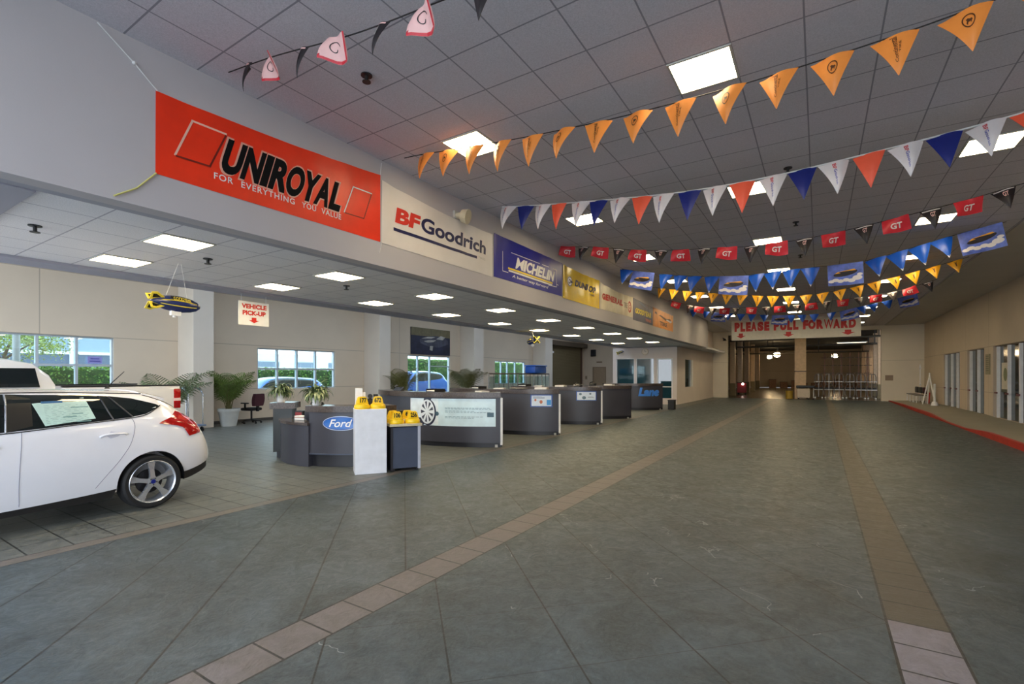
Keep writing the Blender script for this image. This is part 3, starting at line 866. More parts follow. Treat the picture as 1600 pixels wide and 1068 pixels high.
# 5 blue with airship prints
bf = proto_flag('tri', .42, .46, .7, 'blue', [('pale_tip', 'pwhite', lambda P: P.poly([(0, .0), (1, .0), (1, .13), (0, .13)]))])
sf = proto_flag('rect', .7, .5, .5, 'sky', [('cloud_print', 'pwhite', clouds), ('airship_print', 'pblack', blimp_print), ('airship_stripe', 'gold', blimp_band)])
bf8 = proto_flag('tri', .36, .36, .7, 'blue', [('pale_tip', 'pwhite', lambda P: P.poly([(0, .0), (1, .0), (1, .13), (0, .13)]))])
sf8 = proto_flag('rect', .62, .42, .8, 'sky', [('cloud_print', 'pwhite', clouds), ('airship_print', 'pblack', blimp_print), ('airship_stripe', 'gold', blimp_band)])
def seq5(idx, a=None, b=None): return lambda i: (a or sf) if i in idx else (b or bf)
xs5 = [-4.82, -4.28, -3.67, -3.27, -2.89, -2.44, -1.89, -1.37, -.99, -.58, -.17, .53, 1.11, 1.5, 1.89, 2.26, 2.87]
pennants('string of bright blue pennants with airship pictures, the nearer of two', 'pennant_string', 13.95,
         [(-4.96, 4.82), (-3.32, 4.45), (-1.84, 4.27), (-.67, 4.29), (.53, 4.3), (1.14, 4.36), (2.57, 4.7), (3.29, 4.83)], xs5, seq5((1, 6, 11, 16)), 'string', .2)
# 6 gold
gf = proto_flag('tri', .34, .36, .7, 'gold', [('emblem', 'brownprint', lambda P: P.rect(.44, .56, .5, .8).rect(.38, .62, .82, .86))])
pennants('string of golden yellow pennants', 'pennant_string', 17.5,
         [(-5.07, 4.83), (-3.73, 4.56), (-2.31, 4.32), (-.83, 4.15), (.34, 4.18), (1.86, 4.46), (3.23, 4.78), (3.4, 4.83)],
         [-4.75, -4.32, -3.86, -3.44, -3.01, -2.57, -2.12, -1.66, -1.23, -.78, -.33, .1, .53, .96, 1.37, 1.81, 2.23, 2.67, 3.12], lambda i: gf, 'string', .3)
# 7 red and black, far
pennants('string of red rectangles and black triangles beyond the golden pennants', 'pennant_string', 20.85,
         [(-5.36, 4.83), (-3.95, 4.42), (-2.07, 4.28), (-.58, 4.28), (.97, 4.37), (2.22, 4.5), (3.29, 4.8)],
         [-5.04, -4.5, -4.12, -3.6, -3.17, -2.75, -2.21, -1.7, -1.23, -.68, -.22, .25, .71, 1.18, 1.65, 2.12, 2.58, 3.05], lambda i: (gt, bt)[i % 2], 'string', .45)
# 8 blue, far
pennants('string of bright blue pennants with airship pictures just before the hanging banner', 'pennant_string', 24.2,
         [(-5.16, 4.78), (-3.19, 4.47), (-1.15, 4.27), (.47, 4.27), (1.76, 4.51), (3.36, 4.83)],
         [-5.05, -4.5, -3.91, -3.47, -2.98, -2.53, -2.05, -1.42, -1.01, -.6, -.16, .45, 1.04, 1.47, 1.83, 2.3, 2.91], seq5((2, 7, 12, 16), sf8, bf8), 'string', .4)

# ---------------------------------------------------------------- AIRSHIP MODELS
def airship(label, loc, rz, L, big=True, tilt=0, cords=0):
    t = thing('model_airship', label, 'model airship', loc, rz)
    t.rotation_euler = (0, tilt, rz)
    R = L * .175
    prof = [(.001, -.5), (.35, -.46), (.62, -.36), (.88, -.2), (1, -.02), (.98, .14), (.82, .3), (.55, .42), (.25, .485), (.001, .5)]
    MB().lathe([(r * R, h * L) for r, h in prof], 24, 'x').build('envelope', 'navyshiny', t, True)
    MB().lathe([(r * R + .003, h * L) for r, h in [(.35, -.46), (.62, -.36), (.88, -.2), (1, -.02), (.98, .14), (.82, .3), (.55, .42)]], 24, 'x').build('tail_cap', 'navyshiny', t, True)
    up = MB()
    f = lambda s, a: Vector((( -.34 + .72 * s) * L, (R * (1 - (2 * s - 1.02) ** 2 * .42) + .006) * math.cos(a), (R * (1 - (2 * s - 1.02) ** 2 * .42) + .006) * math.sin(a)))
    up.grid(16, 6, lambda s, q: f(s, .35 + (PI - .7) * q)).build('top_panel', 'blackshiny', t, True)
    st = MB()
    for a in (.3, PI - .3, -.35, PI + .35):
        st.tube([f(s / 14, a) for s in range(15)], .007, 6)
    st.build('gold_stripe', 'goldshiny', t)
    for a in (PI / 4, 3 * PI / 4, 5 * PI / 4, 7 * PI / 4):
        dy, dz = math.cos(a), math.sin(a)
        g = lambda u, v, d: Vector((u * L, dy * v * L + dz * d, dz * v * L - dy * d))
        MB().prism([(-.52, .04), (-.53, .23), (-.42, .25), (-.26, .14), (-.28, .06)], g, -.006, .006).build('tail_fin', 'goldshiny', t)
        MB().prism([(-.48, .09), (-.49, .19), (-.43, .2), (-.33, .13)], g, -.009, .009).build('fin_panel', 'blackshiny', t)
    MB().box(-.1 * L, .1 * L, -.05 * L, .05 * L, -R - .09 * L, -R * .9, .008).build('gondola', 'white', t)
    MB().cyl((-.02 * L, 0, -R - .13 * L), (-.02 * L, 0, -R - .05 * L), .03 * L).build('gondola_mount', 'white', t)
    for sd in (-1, 1):
        P = Print(lambda u, v: f(.32 + .5 * (u if sd < 0 else 1 - u), (-.92 if False else 0) + (.45 + .42 * v if sd > 0 else PI - .45 - .42 * v)) * 1.0 + Vector((0, .004 * sd, .004)))
        P.text('GOODYEAR', 0, 1, -.4, .9, .02).build('lettering', 'goldshiny', t)
    if cords:
        MB().tube([(-.2 * L, 0, R * .9), (0, 0, cords)], .003, 5).tube([(.22 * L, 0, R * .85), (0.04, 0, cords)], .003, 5).build('hanging_cord', 'whitestring', t)
    return t
M['navyshiny'] = mat('navy_foil', (34, 46, 96), .25); M['blackshiny'] = mat('black_foil', (24, 24, 22), .25); M['goldshiny'] = mat('gold_foil', (222, 200, 60), .3)
airship('inflatable navy and gold model airship hanging over the white vehicles', (-8.0, 3.36, 2.7), PI / 2, .66, True, .05, ZL - 2.7)
airship('small gold model airship seen tail-on hanging over the counters', (-9.0, 15.6, 2.92), math.radians(150), .7, True, .1, ZL - 2.92)
airship('tiny dark model airship mounted above the office window', (-9.95, 27.7, 3.02), 0, .42, True, -.3)
# ---------------------------------------------------------------- COUNTERS
M['panel'] = mat('charcoal_laminate', (60, 60, 69), .38, var=.08, scale=2)
M['panel_d'] = mat('black_laminate', (34, 34, 40), .4)
M['granite'] = mat('dark_granite', (72, 63, 60), .22, var=.45, scale=38)
M['slatelam'] = mat('slate_laminate', (66, 74, 92), .42, var=.06)
M['trimwhite'] = mat('white_edge_trim', (226, 226, 222), .4)
def arcf(cx, cy, R, a0, a1):
    return lambda s, r, z: Vector((cx + (R + r) * math.cos(a0 + (a1 - a0) * s), cy + (R + r) * math.sin(a0 + (a1 - a0) * s), z))
def arc_block(m, F, r0, r1, z0, z1, n=28):
    """curved slab between radii r0..r1 and heights z0..z1"""
    ring = []
    for i in range(n + 1):
        s = i / n
        ring.append([m.b.verts.new(F(s, r, z)) for r, z in ((r0, z0), (r1, z0), (r1, z1), (r0, z1))])
    for A, B in zip(ring, ring[1:]):
        for k in range(4):
            l = (k + 1) % 4
            m.b.faces.new((A[k], A[l], B[l], B[k]))
    m.b.faces.new(ring[0][::-1]); m.b.faces.new(ring[-1])
    return m
def counter(label, end, R, span, ang_end=-52, white=True, hz=1.26):
    """front curved counter; end = right front corner; arc runs left from it"""
    a1 = math.radians(ang_end); a0 = a1 - math.radians(span)
    cx, cy = -R * math.cos(a1), -R * math.sin(a1)
    t = thing('service_counter', label, 'counter', (end[0], end[1], 0), 0, 'curved service counters along the lane')
    F = arcf(cx, cy, R, a0, a1)
    arc_block(MB(), F, -.08, 0, .11, hz - .12).build('front_panel', 'panel', t, True)
    arc_block(MB(), F, -.14, -.07, 0, .11).build('toe_kick', 'panel_d', t, True)
    arc_block(MB(), F, -.36, .05, hz - .12, hz).build('counter_top', 'granite', t, True)
    arc_block(MB(), F, -.86, -.1, .74, .78).build('work_surface', 'panel_d', t, True)
    d = F(1, 0, 0); n = Vector((math.cos(a1), math.sin(a1), 0)); tg = Vector((-math.sin(a1), math.cos(a1), 0))
    def blk(m, r0, r1, w0, w1, z0, z1):
        P = lambda u, v, z: d + n * u + tg * v + Vector((0, 0, z))
        for q in [((r0, w0), (r1, w0), (r1, w1), (r0, w1))]:
            m.prism(q, lambda u, v, z: P(u, v, z), z0, z1)
        return m
    blk(MB(), -.86, -.02, 0, .04, .02, hz - .12).build('end_panel', 'panel_d', t)
    if white: blk(MB(), -.035, .012, .0, .05, .06, hz - .125).build('edge_trim', 'trimwhite', t)
    blk(MB(), -.1, -.04, -.12, -.06, 0, .06).build('foot', 'lightframe', t)
    d0 = F(0, 0, 0); n0 = Vector((math.cos(a0), math.sin(a0), 0)); t0 = Vector((-math.sin(a0), math.cos(a0), 0))
    m = MB(); m.prism(((-.86, -.04), (-.02, -.04), (-.02, 0), (-.86, 0)), lambda u, v, z: d0 + n0 * u + t0 * v + Vector((0, 0, z)), .02, hz - .12)
    m.build('end_panel', 'panel_d', t)
    return t, F
C2, F2 = counter('curved dark counter with pale blue wheel poster across its front', (-6.13, 9.17), 3.18, 78)
C3, F3 = counter('curved dark counter with a small blue-bordered poster, right behind the wheel poster counter', (-6.03, 11.9), 3.18, 70)
C4, F4 = counter('curved dark counter with small poster and white edge, third from the number-cone stands', (-6.15, 15.25), 3.18, 62)
C5, F5 = counter('plain curved dark counter between the poster counters and the lettered counter', (-6.05, 18.0), 2.2, 80, -32, False)
C6, F6 = counter('furthest curved dark counter with blue Lane lettering', (-6.3, 23.35), 1.9, 95, -28, False)
# wheel poster on the second counter
def on(F, r=.006):
    return lambda u, v: F(u, r, v)
P = on(F2)
Print(P).rect(.47, .975, .48, 1.11, 30).build('poster', mat('pale_blue_poster', (206, 228, 236), .3, var=.12, scale=3), C2)
P1 = on(F2, .009)
Print(P1).rect(.47, .66, .5, 1.1, 10).build('poster_sky', mat('whitish_poster_print', (222, 232, 236), .3, var=.12, scale=6), C2)
P2 = on(F2, .012); P3 = on(F2, .015)
sx = .048; sy = .29
Print(P2).ring(.597, .785, .8, 1.0, 36, sx * 1.06, sy * 1.06).poly([(.565, 1.0), (.61, 1.0), (.62, 1.13), (.57, 1.13)]).ring(.535, .56, 0, .09, 16, .5, 1.1).build('tyre_print', mat('tyre_print', (36, 40, 62), .4), C2)
w = Print(P3).ring(.59, .80, .84, .98, 36, sx, sy).ring(.59, .80, 0, .2, 20, sx, sy)
for k in range(9):
    a = 2 * PI * k / 9
    p = lambda r, o: (.59 + r * math.cos(a + o) * sx, .80 + r * math.sin(a + o) * sy)
    w.poly([p(.15, -.5), p(.88, -.17), p(.88, .17), p(.15, .5)])
w.build('wheel_print', mat('silver_wheel_print', (220, 226, 230), .3), C2)
Print(P2).ring(.59, .80, 0, .9, 30, sx, sy).build('wheel_shadow_print', mat('dark_wheel_print', (54, 60, 76), .4), C2)
tl = Print(P2)
random.seed(3)
for z, wd in ((.90, .27), (.875, .27), (.83, .17), (.80, .26), (.70, .22), (.67, .18)):
    u = .70
    while u < .70 + wd * .9:
        l = random.uniform(.008, .02); tl.rect(u, u + l, z - .006, z + .006); u += l + .004
tl.build('text_lines', mat('grey_blue_text', (128, 160, 172), .4), C2)
Print(P2).rect(.93, .965, .7, .8, 2).ring(.652, .76, 0, .05, 12, .25, 1).build('dark_detail', mat('dark_teal_print', (66, 96, 110), .4), C2)
for F, C, u0, u1, z0, z1 in ((F3, C3, .80, .955, .78, 1.12), (F4, C4, .76, .955, .80, 1.12)):
    Print(on(F, .004)).rect(u0, u1, z0, z1, 8).build('poster_border', mat('blue_poster_border', (54, 92, 172), .4), C)
    Print(on(F, .008)).rect(u0 + .008, u1 - .008, z0 + .025, z1 - .025, 8).build('poster_sheet', mat('poster_paper', (212, 224, 238), .4), C)
q = on(F3, .012)
Print(q).rect(.915, .945, .83, .98, 2).build('blue_patch', mat('sky_blue_patch', (64, 148, 214), .4), C3)
Print(q).ring(.875, .92, 0, .05, 10, .22, 1).ring(.835, .97, 0, .035, 10, .22, 1).build('picture', mat('orange_brown_print', (196, 110, 72), .4), C3)
Print(q).rect(.82, .9, 1.02, 1.04, 3).rect(.82, .88, 1.055, 1.065, 3).build('text_lines', mat('grey_poster_text', (120, 130, 150), .4), C3)
q = on(F4, .012)
Print(q).ring(.80, 1.02, 0, .04, 12, .35, 1).ring(.835, .90, 0, .055, 12, .35, 1).ring(.895, 1.03, 0, .03, 12, .35, 1).build('picture', mat('teal_round_print', (96, 122, 140), .4), C4)
Print(q).rect(.87, .93, .9, .912, 3).rect(.87, .92, .925, .935, 3).build('text_lines', mat('grey_poster_text_b', (120, 130, 150), .4), C4)
Print(on(F6, .008)).text('Lane', .60, .93, .66, 1.07, .06, .22).build('lettering', mat('lane_blue', (66, 132, 224), .4), C6)

# ------- front desk with oval badge
t = thing('reception_desk', 'low curved charcoal desk with oval blue badge behind the white stand', 'desk', (-8.1, 7.02, 0))
R = 1.6
def A(d0, d1): return arcf(0, 0, R, math.radians(d0), math.radians(d1))
Fd = A(281, 335)
arc_block(MB(), Fd, -.06, 0.03, .24, .99).build('front_panel', 'panel', t, True)
arc_block(MB(), Fd, -.06, .045, .225, .245).build('panel_lip', 'slatelam', t, True)
arc_block(MB(), Fd, -.12, -.05, 0, .24).build('toe_kick', 'panel_d', t, True)
arc_block(MB(), A(279.5, 337), -.4, .08, .99, 1.10).build('counter_top', 'granite', t, True)
Fl = A(222, 281.5)
arc_block(MB(), Fl, -.06, .06, 0, .74).build('low_panel', 'panel', t, True)
arc_block(MB(), Fl, -.7, .09, .74, .79).build('low_top', 'granite', t, True)
Ft = A(216, 233)
arc_block(MB(), Ft, -.14, .20, .12, .98).build('end_cabinet', mat('black_green_laminate', (18, 26, 26), .3), t, True)
arc_block(MB(), A(218, 231), -.1, .14, 0, .12).build('end_plinth', 'panel_d', t, True)
arc_block(MB(), A(213.5, 235), -.2, .26, .98, 1.10).build('end_top', 'granite', t, True)
arc_block(MB(), A(335, 345), -.7, .03, 0, .99).build('side_panel', 'panel_d', t, True)
arc_block(MB(), A(281, 345), -.85, -.1, .72, .76).build('work_surface', 'panel_d', t, True)
ov = lambda r: (lambda u, v: Vector(((R + r) * math.cos(math.radians(303) + u / R), (R + r) * math.sin(math.radians(303) + u / R), .79 + v)))
Print(ov(.036)).ring(0, 0, 0, 1, 40, .325, .13).build('badge_rim', mat('silver_blue_rim', (196, 212, 236), .3), t)
Print(ov(.040)).ring(0, 0, 0, 1, 40, .313, .118).build('badge_line', mat('dark_blue_badge_line', (30, 70, 150), .3), t)
Print(ov(.044)).ring(0, 0, 0, 1, 40, .297, .104).build('badge_field', mat('blue_badge_enamel', (54, 112, 192), .25), t)
Print(ov(.048)).text('Ford', -.205, .205, -.066, .072, .015, .35).build('badge_lettering', 'white', t)

# desk items
def bowed_plant(label, loc, s=1.0, seed=1):
    random.seed(seed)
    t = thing('potted_plant', label, 'plant', loc, 0, 'potted plants on the front desk')
    MB().lathe([(.0, 0), (.075, 0), (.1, .17), (.108, .18), (.09, .18), (.085, .15), (0, .15)], 20).build('pot', 'white', t, True)
    MB().lathe([(0, .165), (.087, .165)], 16).build('soil', mat('potting_soil', (50, 38, 28), .9), t)
    g = MB(); h = MB()
    for i in range(130):
        a = random.uniform(0, 2 * PI); L = random.uniform(.26, .5) * s; e = random.uniform(.3, 1.5)
        w = random.uniform(.018, .03); droop = random.uniform(1.2, 2.9)
        pts = []
        x = z = 0; ang = e
        for k in range(8):
            pts.append((x, z)); x += L / 7 * math.cos(ang); z += L / 7 * math.sin(ang); ang -= droop / 7 * (1 + k * .25)
        ca, sa = math.cos(a), math.sin(a)
        m = h if i % 3 == 0 else g
        def f(u, v):
            q = u * 7; k = min(6, int(q)); fr = q - k
            px = pts[k][0] + (pts[k + 1][0] - pts[k][0]) * fr; pz = pts[k][1] + (pts[k + 1][1] - pts[k][1]) * fr
            ww = w * math.sin(min(1, u * 1.05 + .12) * PI) ** .7 if u < .98 else .002
            o = (v - .5) * 2 * ww
            return Vector((px * ca - o * sa, px * sa + o * ca, .18 + pz + abs(v - .5) * ww * .8))
        m.grid(7, 2, f)
    g.build('foliage', mat('olive_green_leaf', (88, 106, 66), .5, var=.4, scale=9), t, True)
    h.build('variegated_foliage', mat('pale_green_leaf', (150, 158, 118), .5, var=.3, scale=9), t, True)
    return t
bowed_plant('potted plant in white pot on the left end of the front desk', (-9.36, 5.86, 1.102), .95, 4)
bowed_plant('potted plant in white pot behind the oval badge of the front desk', (-7.82, 5.6, 1.102), 1.0, 9)
t = thing('office_bag', 'black soft bag slumped on the low part of the front desk', 'bag', (-8.08, 5.75, .795), .3)
m = MB().ball((0, 0, .16), .19, 20, (1.1, .75, .85))
for v in m.b.verts:
    v.co.z = max(0, v.co.z + .03 * math.sin(v.co.x * 18) + .02 * math.sin(v.co.y * 30)); v.co.x += .25 * (v.co.z - .15)
m.build('body', mat('black_bag_cloth', (40, 42, 50), .7, bump=.3, bscale=30), t, True)
MB().tube([(-.1, 0, .3), (-.06, .02, .39), (.06, .02, .41), (.14, 0, .34)], .012, 8).build('handle', 'black', t)
t = thing('cardboard_box', 'small brown and white box on the low front desk', 'box', (-8.42, 5.72, .792), .2)
MB().box(-.12, .12, -.09, .09, 0, .08, .004).build('carton', mat('white_carton', (224, 222, 216), .6), t)
MB().box(-.122, .122, -.092, .092, .045, .06).build('band', mat('brown_band', (150, 96, 66), .6), t)
t = thing('bulletin_box', 'small dark red and black box on the end cabinet ledge', 'box', (-8.66, 5.85, .792), .2)
MB().box(-.1, .1, -.07, .07, 0, .16, .006).build('body', 'black', t)
MB().box(-.08, .08, -.074, -.069, .05, .13).build('red_label', mat('dark_red_label', (130, 40, 40), .5), t)

# white and grey stands
ang = math.atan2(5.771 - 5.355, -6.172 + 6.476)
t = thing('display_stand', 'tall white square stand in front of the charcoal desk', 'stand', (-6.476, 5.355, 0), ang)
MB().box(0, .515, 0, .44, 0, 1.085, .006).build('body', mat('white_laminate', (222, 224, 230), .35), t)
WS = t
ang2 = math.atan2(6.263 - 5.817, -5.894 + 6.18)
t = thing('display_stand', 'short slate grey stand with pale top beside the white stand', 'stand', (-6.16, 5.85, 0), ang2)
MB().box(.035, .47, .02, .5, .05, .75).build('body', 'slatelam', t)
MB().box(.0, .035, 0, .5, .02, .77).build('side_panel', 'panel_d', t)
MB().box(.47, .515, 0, .5, .03, .77).build('edge_trim', mat('pale_grey_edge', (176, 180, 192), .4), t)
MB().box(-.02, .54, -.03, .52, .77, .815, .005).build('top', mat('pale_tan_top', (198, 188, 160), .4), t)
for x, y in ((.05, .05), (.47, .05), (.05, .45), (.47, .45)):
    MB().cyl((x, y - .012, .03), (x, y + .012, .03), .028, n=12).cyl((x, y, .03), (x, y, .06), .01).build('caster', 'black', t)
GS = t
# numbered roof cones
M['hat'] = mat('yellow_plastic', (238, 198, 28), .35, var=.05)
def cone(num, label, parent, lx, ly, lz, rz):
    p = parent.matrix_basis @ Vector((lx, ly, lz)) if False else None
    a = parent.rotation_euler.z
    X = parent.location.x + lx * math.cos(a) - ly * math.sin(a); Yy = parent.location.y + lx * math.sin(a) + ly * math.cos(a)
    t = thing('number_cone', label, 'number cone', (X, Yy, lz), a + rz, 'yellow numbered roof cones')
    MB().lathe([(.0, 0), (.125, 0), (.13, .012), (.128, .05), (.112, .075), (.1, .08), (0, .08)], 28).build('base', 'hat', t, True)
    m = MB()
    lo = [(-.095, -.075), (.095, -.075), (.095, .075), (-.095, .075)]; hi = [(-.062, -.042), (.062, -.042), (.062, .042), (-.062, .042)]
    V = [m.b.verts.new((x, y, .075)) for x, y in lo]; W = [m.b.verts.new((x, y, .205)) for x, y in hi]
    m.b.faces.new(V[::-1]); m.b.faces.new(W)
    for i in range(4): m.b.faces.new((V[i], V[(i + 1) % 4], W[(i + 1) % 4], W[i]))
    bmesh.ops.bevel(m.b, geom=list(m.b.edges), offset=.012, segments=2, affect='EDGES')
    m.build('body', 'hat', t, True)
    fr = lambda u, v: Vector((u, -.0755 + (v - .075) * (.033 / .13) - .004, v))
    Print(fr).text(num, -.055, .055, .105, .185, .04).build('number', 'black', t)
    sd = lambda u, v: Vector((.0955 - (v - .075) * (.033 / .13) + .004, u, v))
    Print(sd).poly([(-.045, .105), (.045, .105), (.034, .185), (-.034, .185)]).build('side_opening', 'black', t)
    return t
cone('177', 'yellow numbered cone at the left front of the white stand', WS, .125, .15, 1.085, .25)
cone('672', 'yellow numbered cone at the right front of the white stand', WS, .385, .15, 1.085, -.12)
cone('106', 'yellow numbered cone at the left front of the short grey stand', GS, .12, .11, .815, 0)
cone('256', 'yellow numbered cone at the right front of the short grey stand', GS, .40, .11, .815, .1)
cone('60', 'yellow numbered cone standing between and behind two others on the short grey stand', GS, .37, .385, .815, .1)
cone('84', 'yellow numbered cone half hidden at the rear left of the short grey stand', GS, .11, .385, .815, .5)
def stand_at(st, lx, ly):
    a = st.rotation_euler.z
    return (st.location.x + lx * math.cos(a) - ly * math.sin(a), st.location.y + lx * math.sin(a) + ly * math.cos(a))
t = thing('paper_cup', 'small white cup between the cones on the grey stand', 'cup', (*stand_at(GS, .26, .2), .815))
MB().lathe([(0, 0), (.028, 0), (.036, .06), (.038, .062), (.034, .06), (.027, .005)], 16).build('cup', 'white', t, True)
t = thing('document_holder', 'tall white paper box standing behind the left yellow cone', 'paper box', (*stand_at(WS, .11, .365), 1.086), ang)
MB().box(-.08, .04, -.03, .05, 0, .34, .004).build('box', 'white', t)
MB().box(.041, .09, .0, .06, 0, .27, .003).build('paper_stack', mat('paper_white', (240, 240, 240), .6), t)
t = thing('spray_bottle', 'blue spray bottle with black trigger behind the cones on the white stand', 'bottle', (*stand_at(WS, .38, .36), 1.086), ang)
MB().lathe([(0, 0), (.045, 0), (.048, .02), (.045, .13), (.02, .17), (.016, .2)], 18).build('bottle', mat('blue_plastic', (60, 96, 190), .3), t, True)
MB().box(-.05, .03, -.016, .016, .2, .235, .006).box(-.045, -.03, -.008, .008, .14, .2).build('trigger', 'black', t)
t = thing('tape_dispenser', 'black desk gadget behind the cones on the white stand', 'gadget', (*stand_at(WS, .275, .36), 1.086), ang)
MB().box(-.04, .04, -.04, .04, 0, .16, .015).build('body', 'black', t)
MB().cyl((0, -.04, .2), (0, .04, .2), .04).build('roll', 'darkmetal', t)

# clutter on the counters
def paper(label, x, y, z, rz, w=.3, h=.21, tck=.025):
    t = thing('paper_stack', label, 'papers', (x, y, z), rz, 'papers on the counters')
    MB().box(-w / 2, w / 2, -h / 2, h / 2, 0, tck).build('sheets', 'papermat', t)
    MB().box(-w / 2 + .02, w / 2 + .01, -h / 2 - .005, h / 2 - .01, tck, tck + .006).build('top_sheet', 'papermat', t)
M['papermat'] = mat('paper_sheets', (226, 220, 212), .6)
def tray(label, x, y, z, rz):
    t = thing('document_tray', label, 'tray', (x, y, z), rz, 'black trays on the counters')
    m = MB().box(-.2, .2, -.14, .14, 0, .012).box(-.2, -.188, -.14, .14, .012, .07).box(.188, .2, -.14, .14, .012, .07).box(-.188, .188, .128, .14, .012, .07)
    m.build('tray', 'black', t)
    MB().box(-.18, .18, -.13, .12, .012, .035).build('papers', 'papermat', t)
def phone(label, x, y, z, rz):
    t = thing('desk_phone', label, 'phone', (x, y, z), rz, 'black phones on the counters')
    m = MB(); m.prism([(-.1, 0), (.1, 0), (.1, .09), (-.1, .03)], lambda u, v, d: Vector((d, u, v)), -.1, .1); m.build('base', 'black', t)
    MB().tube([(-.07, -.09, .075), (-.07, -.05, .1), (-.07, .06, .13), (-.07, .1, .12)], .022, 10).build('handset', 'black', t, True)
    MB().box(.0, .07, .02, .06, .079, .095).build('display', 'darkmetal', t)
def on_top(C, F, s, r=-.15, z=1.262):
    p = F(s, r, z); return (C.location.x + p.x, C.location.y + p.y, z)
for C, F, nm in ((C2, F2, 'wheel poster counter'), (C3, F3, 'second counter'), (C4, F4, 'third counter'), (C5, F5, 'plain counter')):
    pos = {'wheel poster counter': [('t', .62), ('p', .9), ('f', .30)], 'second counter': [('t', .35), ('p', .55), ('q', .88)], 'third counter': [('p', .35), ('q', .6), ('f', .78), ('t', .15)], 'plain counter': [('p', .3), ('f', .5), ('q', .72)]}[nm]
    for k, s in pos:
        x, y, z = on_top(C, F, s)
        rz = random.uniform(-.5, .5)
        if k == 'p': paper(f'white papers on the middle of the {nm}' if s < .6 else f'white papers near the right end of the {nm}', x, y, z, rz)
        if k == 'q': paper(f'thicker pile of cream papers on the right half of the {nm}', x, y, z, rz, .34, .24, .05)
        if k == 't': tray(f'black document tray on the {nm}', x, y, z, rz)
        if k == 'f': phone(f'black desk phone on the {nm}', x, y, z, rz)
t = thing('shipping_tray', 'wide grey oval tray on the second counter', 'tray', on_top(C3, F3, .7))
MB().lathe([(0, 0), (.2, 0), (.27, .03), (.26, .034), (.2, .012), (0, .012)], 28).build('tray', mat('grey_tray', (150, 150, 150), .35), t, True)
t = thing('waste_bin', 'small black bin at the right foot of the lettered far counter', 'bin', (-6.0, 23.9, 0))
MB().box(-.14, .14, -.2, .2, 0, .42, .01).build('body', 'black', t)
MB().box(-.15, .15, -.21, .21, .42, .47, .01).build('lid', 'darkmetal', t)

# ---------------------------------------------------------------- PALMS, CHAIR, LEFT HALL
def palm(label, loc, H, n, spread, seed, pot=(.36, .6), leafcol=(96, 112, 62), up=(.75, 1.35), dense=16):
    random.seed(seed)
    t = thing('potted_palm', label, 'palm', loc, 0, 'potted palms along the window wall')
    pr, ph = pot
    MB().lathe([(0, 0), (pr * .68, 0), (pr * .92, ph * .84), (pr, ph * .84), (pr, ph), (pr * .9, ph), (pr * .88, ph * .8), (0, ph * .8)], 28).build('pot', mat('stone_grey_pot', (196, 200, 198), .5), t, True)
    MB().lathe([(0, ph * .86), (pr * .86, ph * .86)], 18).build('soil', mat('palm_soil', (70, 54, 40), .9), t)
    st = MB(); fo = MB()
    for i in range(n):
        a = 2 * PI * i / n + random.uniform(-.4, .4); e = random.uniform(*up); L = H * random.uniform(.75, 1.1)
        pts = []; x = 0; z = ph * .85; ang = e
        K = 12
        for k in range(K + 1):
            pts.append((x, z)); x += L / K * math.cos(ang) * spread; z += L / K * math.sin(ang); ang -= (e + .1) / K * (.15 + k / K * 1.45)
        ca, sa = math.cos(a), math.sin(a)
        ox, oy = random.uniform(-.08, .08), random.uniform(-.08, .08)
        W = lambda px, o, pz: Vector((max(ox + px * ca - o * sa, -17.14 - loc[0]), oy + px * sa + o * ca, pz))
        st.tube([W(px, 0, pz) for px, pz in pts], [.014 - .011 * k / K for k in range(K + 1)], 5)
        for q in range(dense):
            u = .28 + .72 * q / (dense - 1); k = min(K - 1, int(u * K)); fr = u * K - k
            px = pts[k][0] + (pts[k + 1][0] - pts[k][0]) * fr; pz = pts[k][1] + (pts[k + 1][1] - pts[k][1]) * fr
            dx, dz = pts[k + 1][0] - pts[k][0], pts[k + 1][1] - pts[k][1]; dl = math.hypot(dx, dz); dx /= dl; dz /= dl
            ll = L * .3 * math.sin(PI * (.25 + .72 * (u - .28) / .72)) + .05
            for sd in (-1, 1):
                jit = random.uniform(-.15, .15)
                bx, bz = px + dx * ll * (.55 + jit), pz + dz * ll * .5 - ll * .28
                ww = .014
                A0 = W(px - dx * ww, 0, pz - dz * ww); A1 = W(px + dx * ww, 0, pz + dz * ww)
                mx, mz = px + dx * ll * .35, pz + dz * ll * .35 + ll * .02
                M0 = W(mx - dx * ww * 1.3, sd * ll * .5, mz - dz * ww); M1 = W(mx + dx * ww * 1.3, sd * ll * .5, mz + dz * ww)
                T0 = W(bx, sd * ll * .85, bz)
                v = [fo.b.verts.new(p) for p in (A0, A1, M1, M0, T0)]
                fo.b.faces.new((v[0], v[1], v[2], v[3])); fo.b.faces.new((v[3], v[2], v[4]))
    st.build('stems', mat('palm_stem', (112, 108, 66), .6), t, True)
    fo.build('fronds', mat('palm_leaf', leafcol, .5, var=.35, scale=6), t)
    return t
palm('big potted palm in a grey pot between the pilaster and the office chair', (-16.25, 8.36, 0), 1.5, 20, .85, 2, (.33, .57), (104, 126, 60), (.95, 1.5))
palm('dark potted palm rising behind the tailgate of the white pickup', (-15.6, 6.4, 0), 1.65, 14, 1.0, 5, (.33, .5), (106, 122, 84), (.85, 1.4))
palm('potted palm left of the tall window, behind the wheel poster counter', (-16.3, 16.1, 0), 1.75, 15, .8, 8, (.36, .6), (110, 108, 50), (.9, 1.5))
palm('potted palm right of the tall window, behind the wheel poster counter', (-16.3, 21.1, 0), 1.95, 15, .85, 12, (.36, .6), (104, 100, 52), (.9, 1.5))
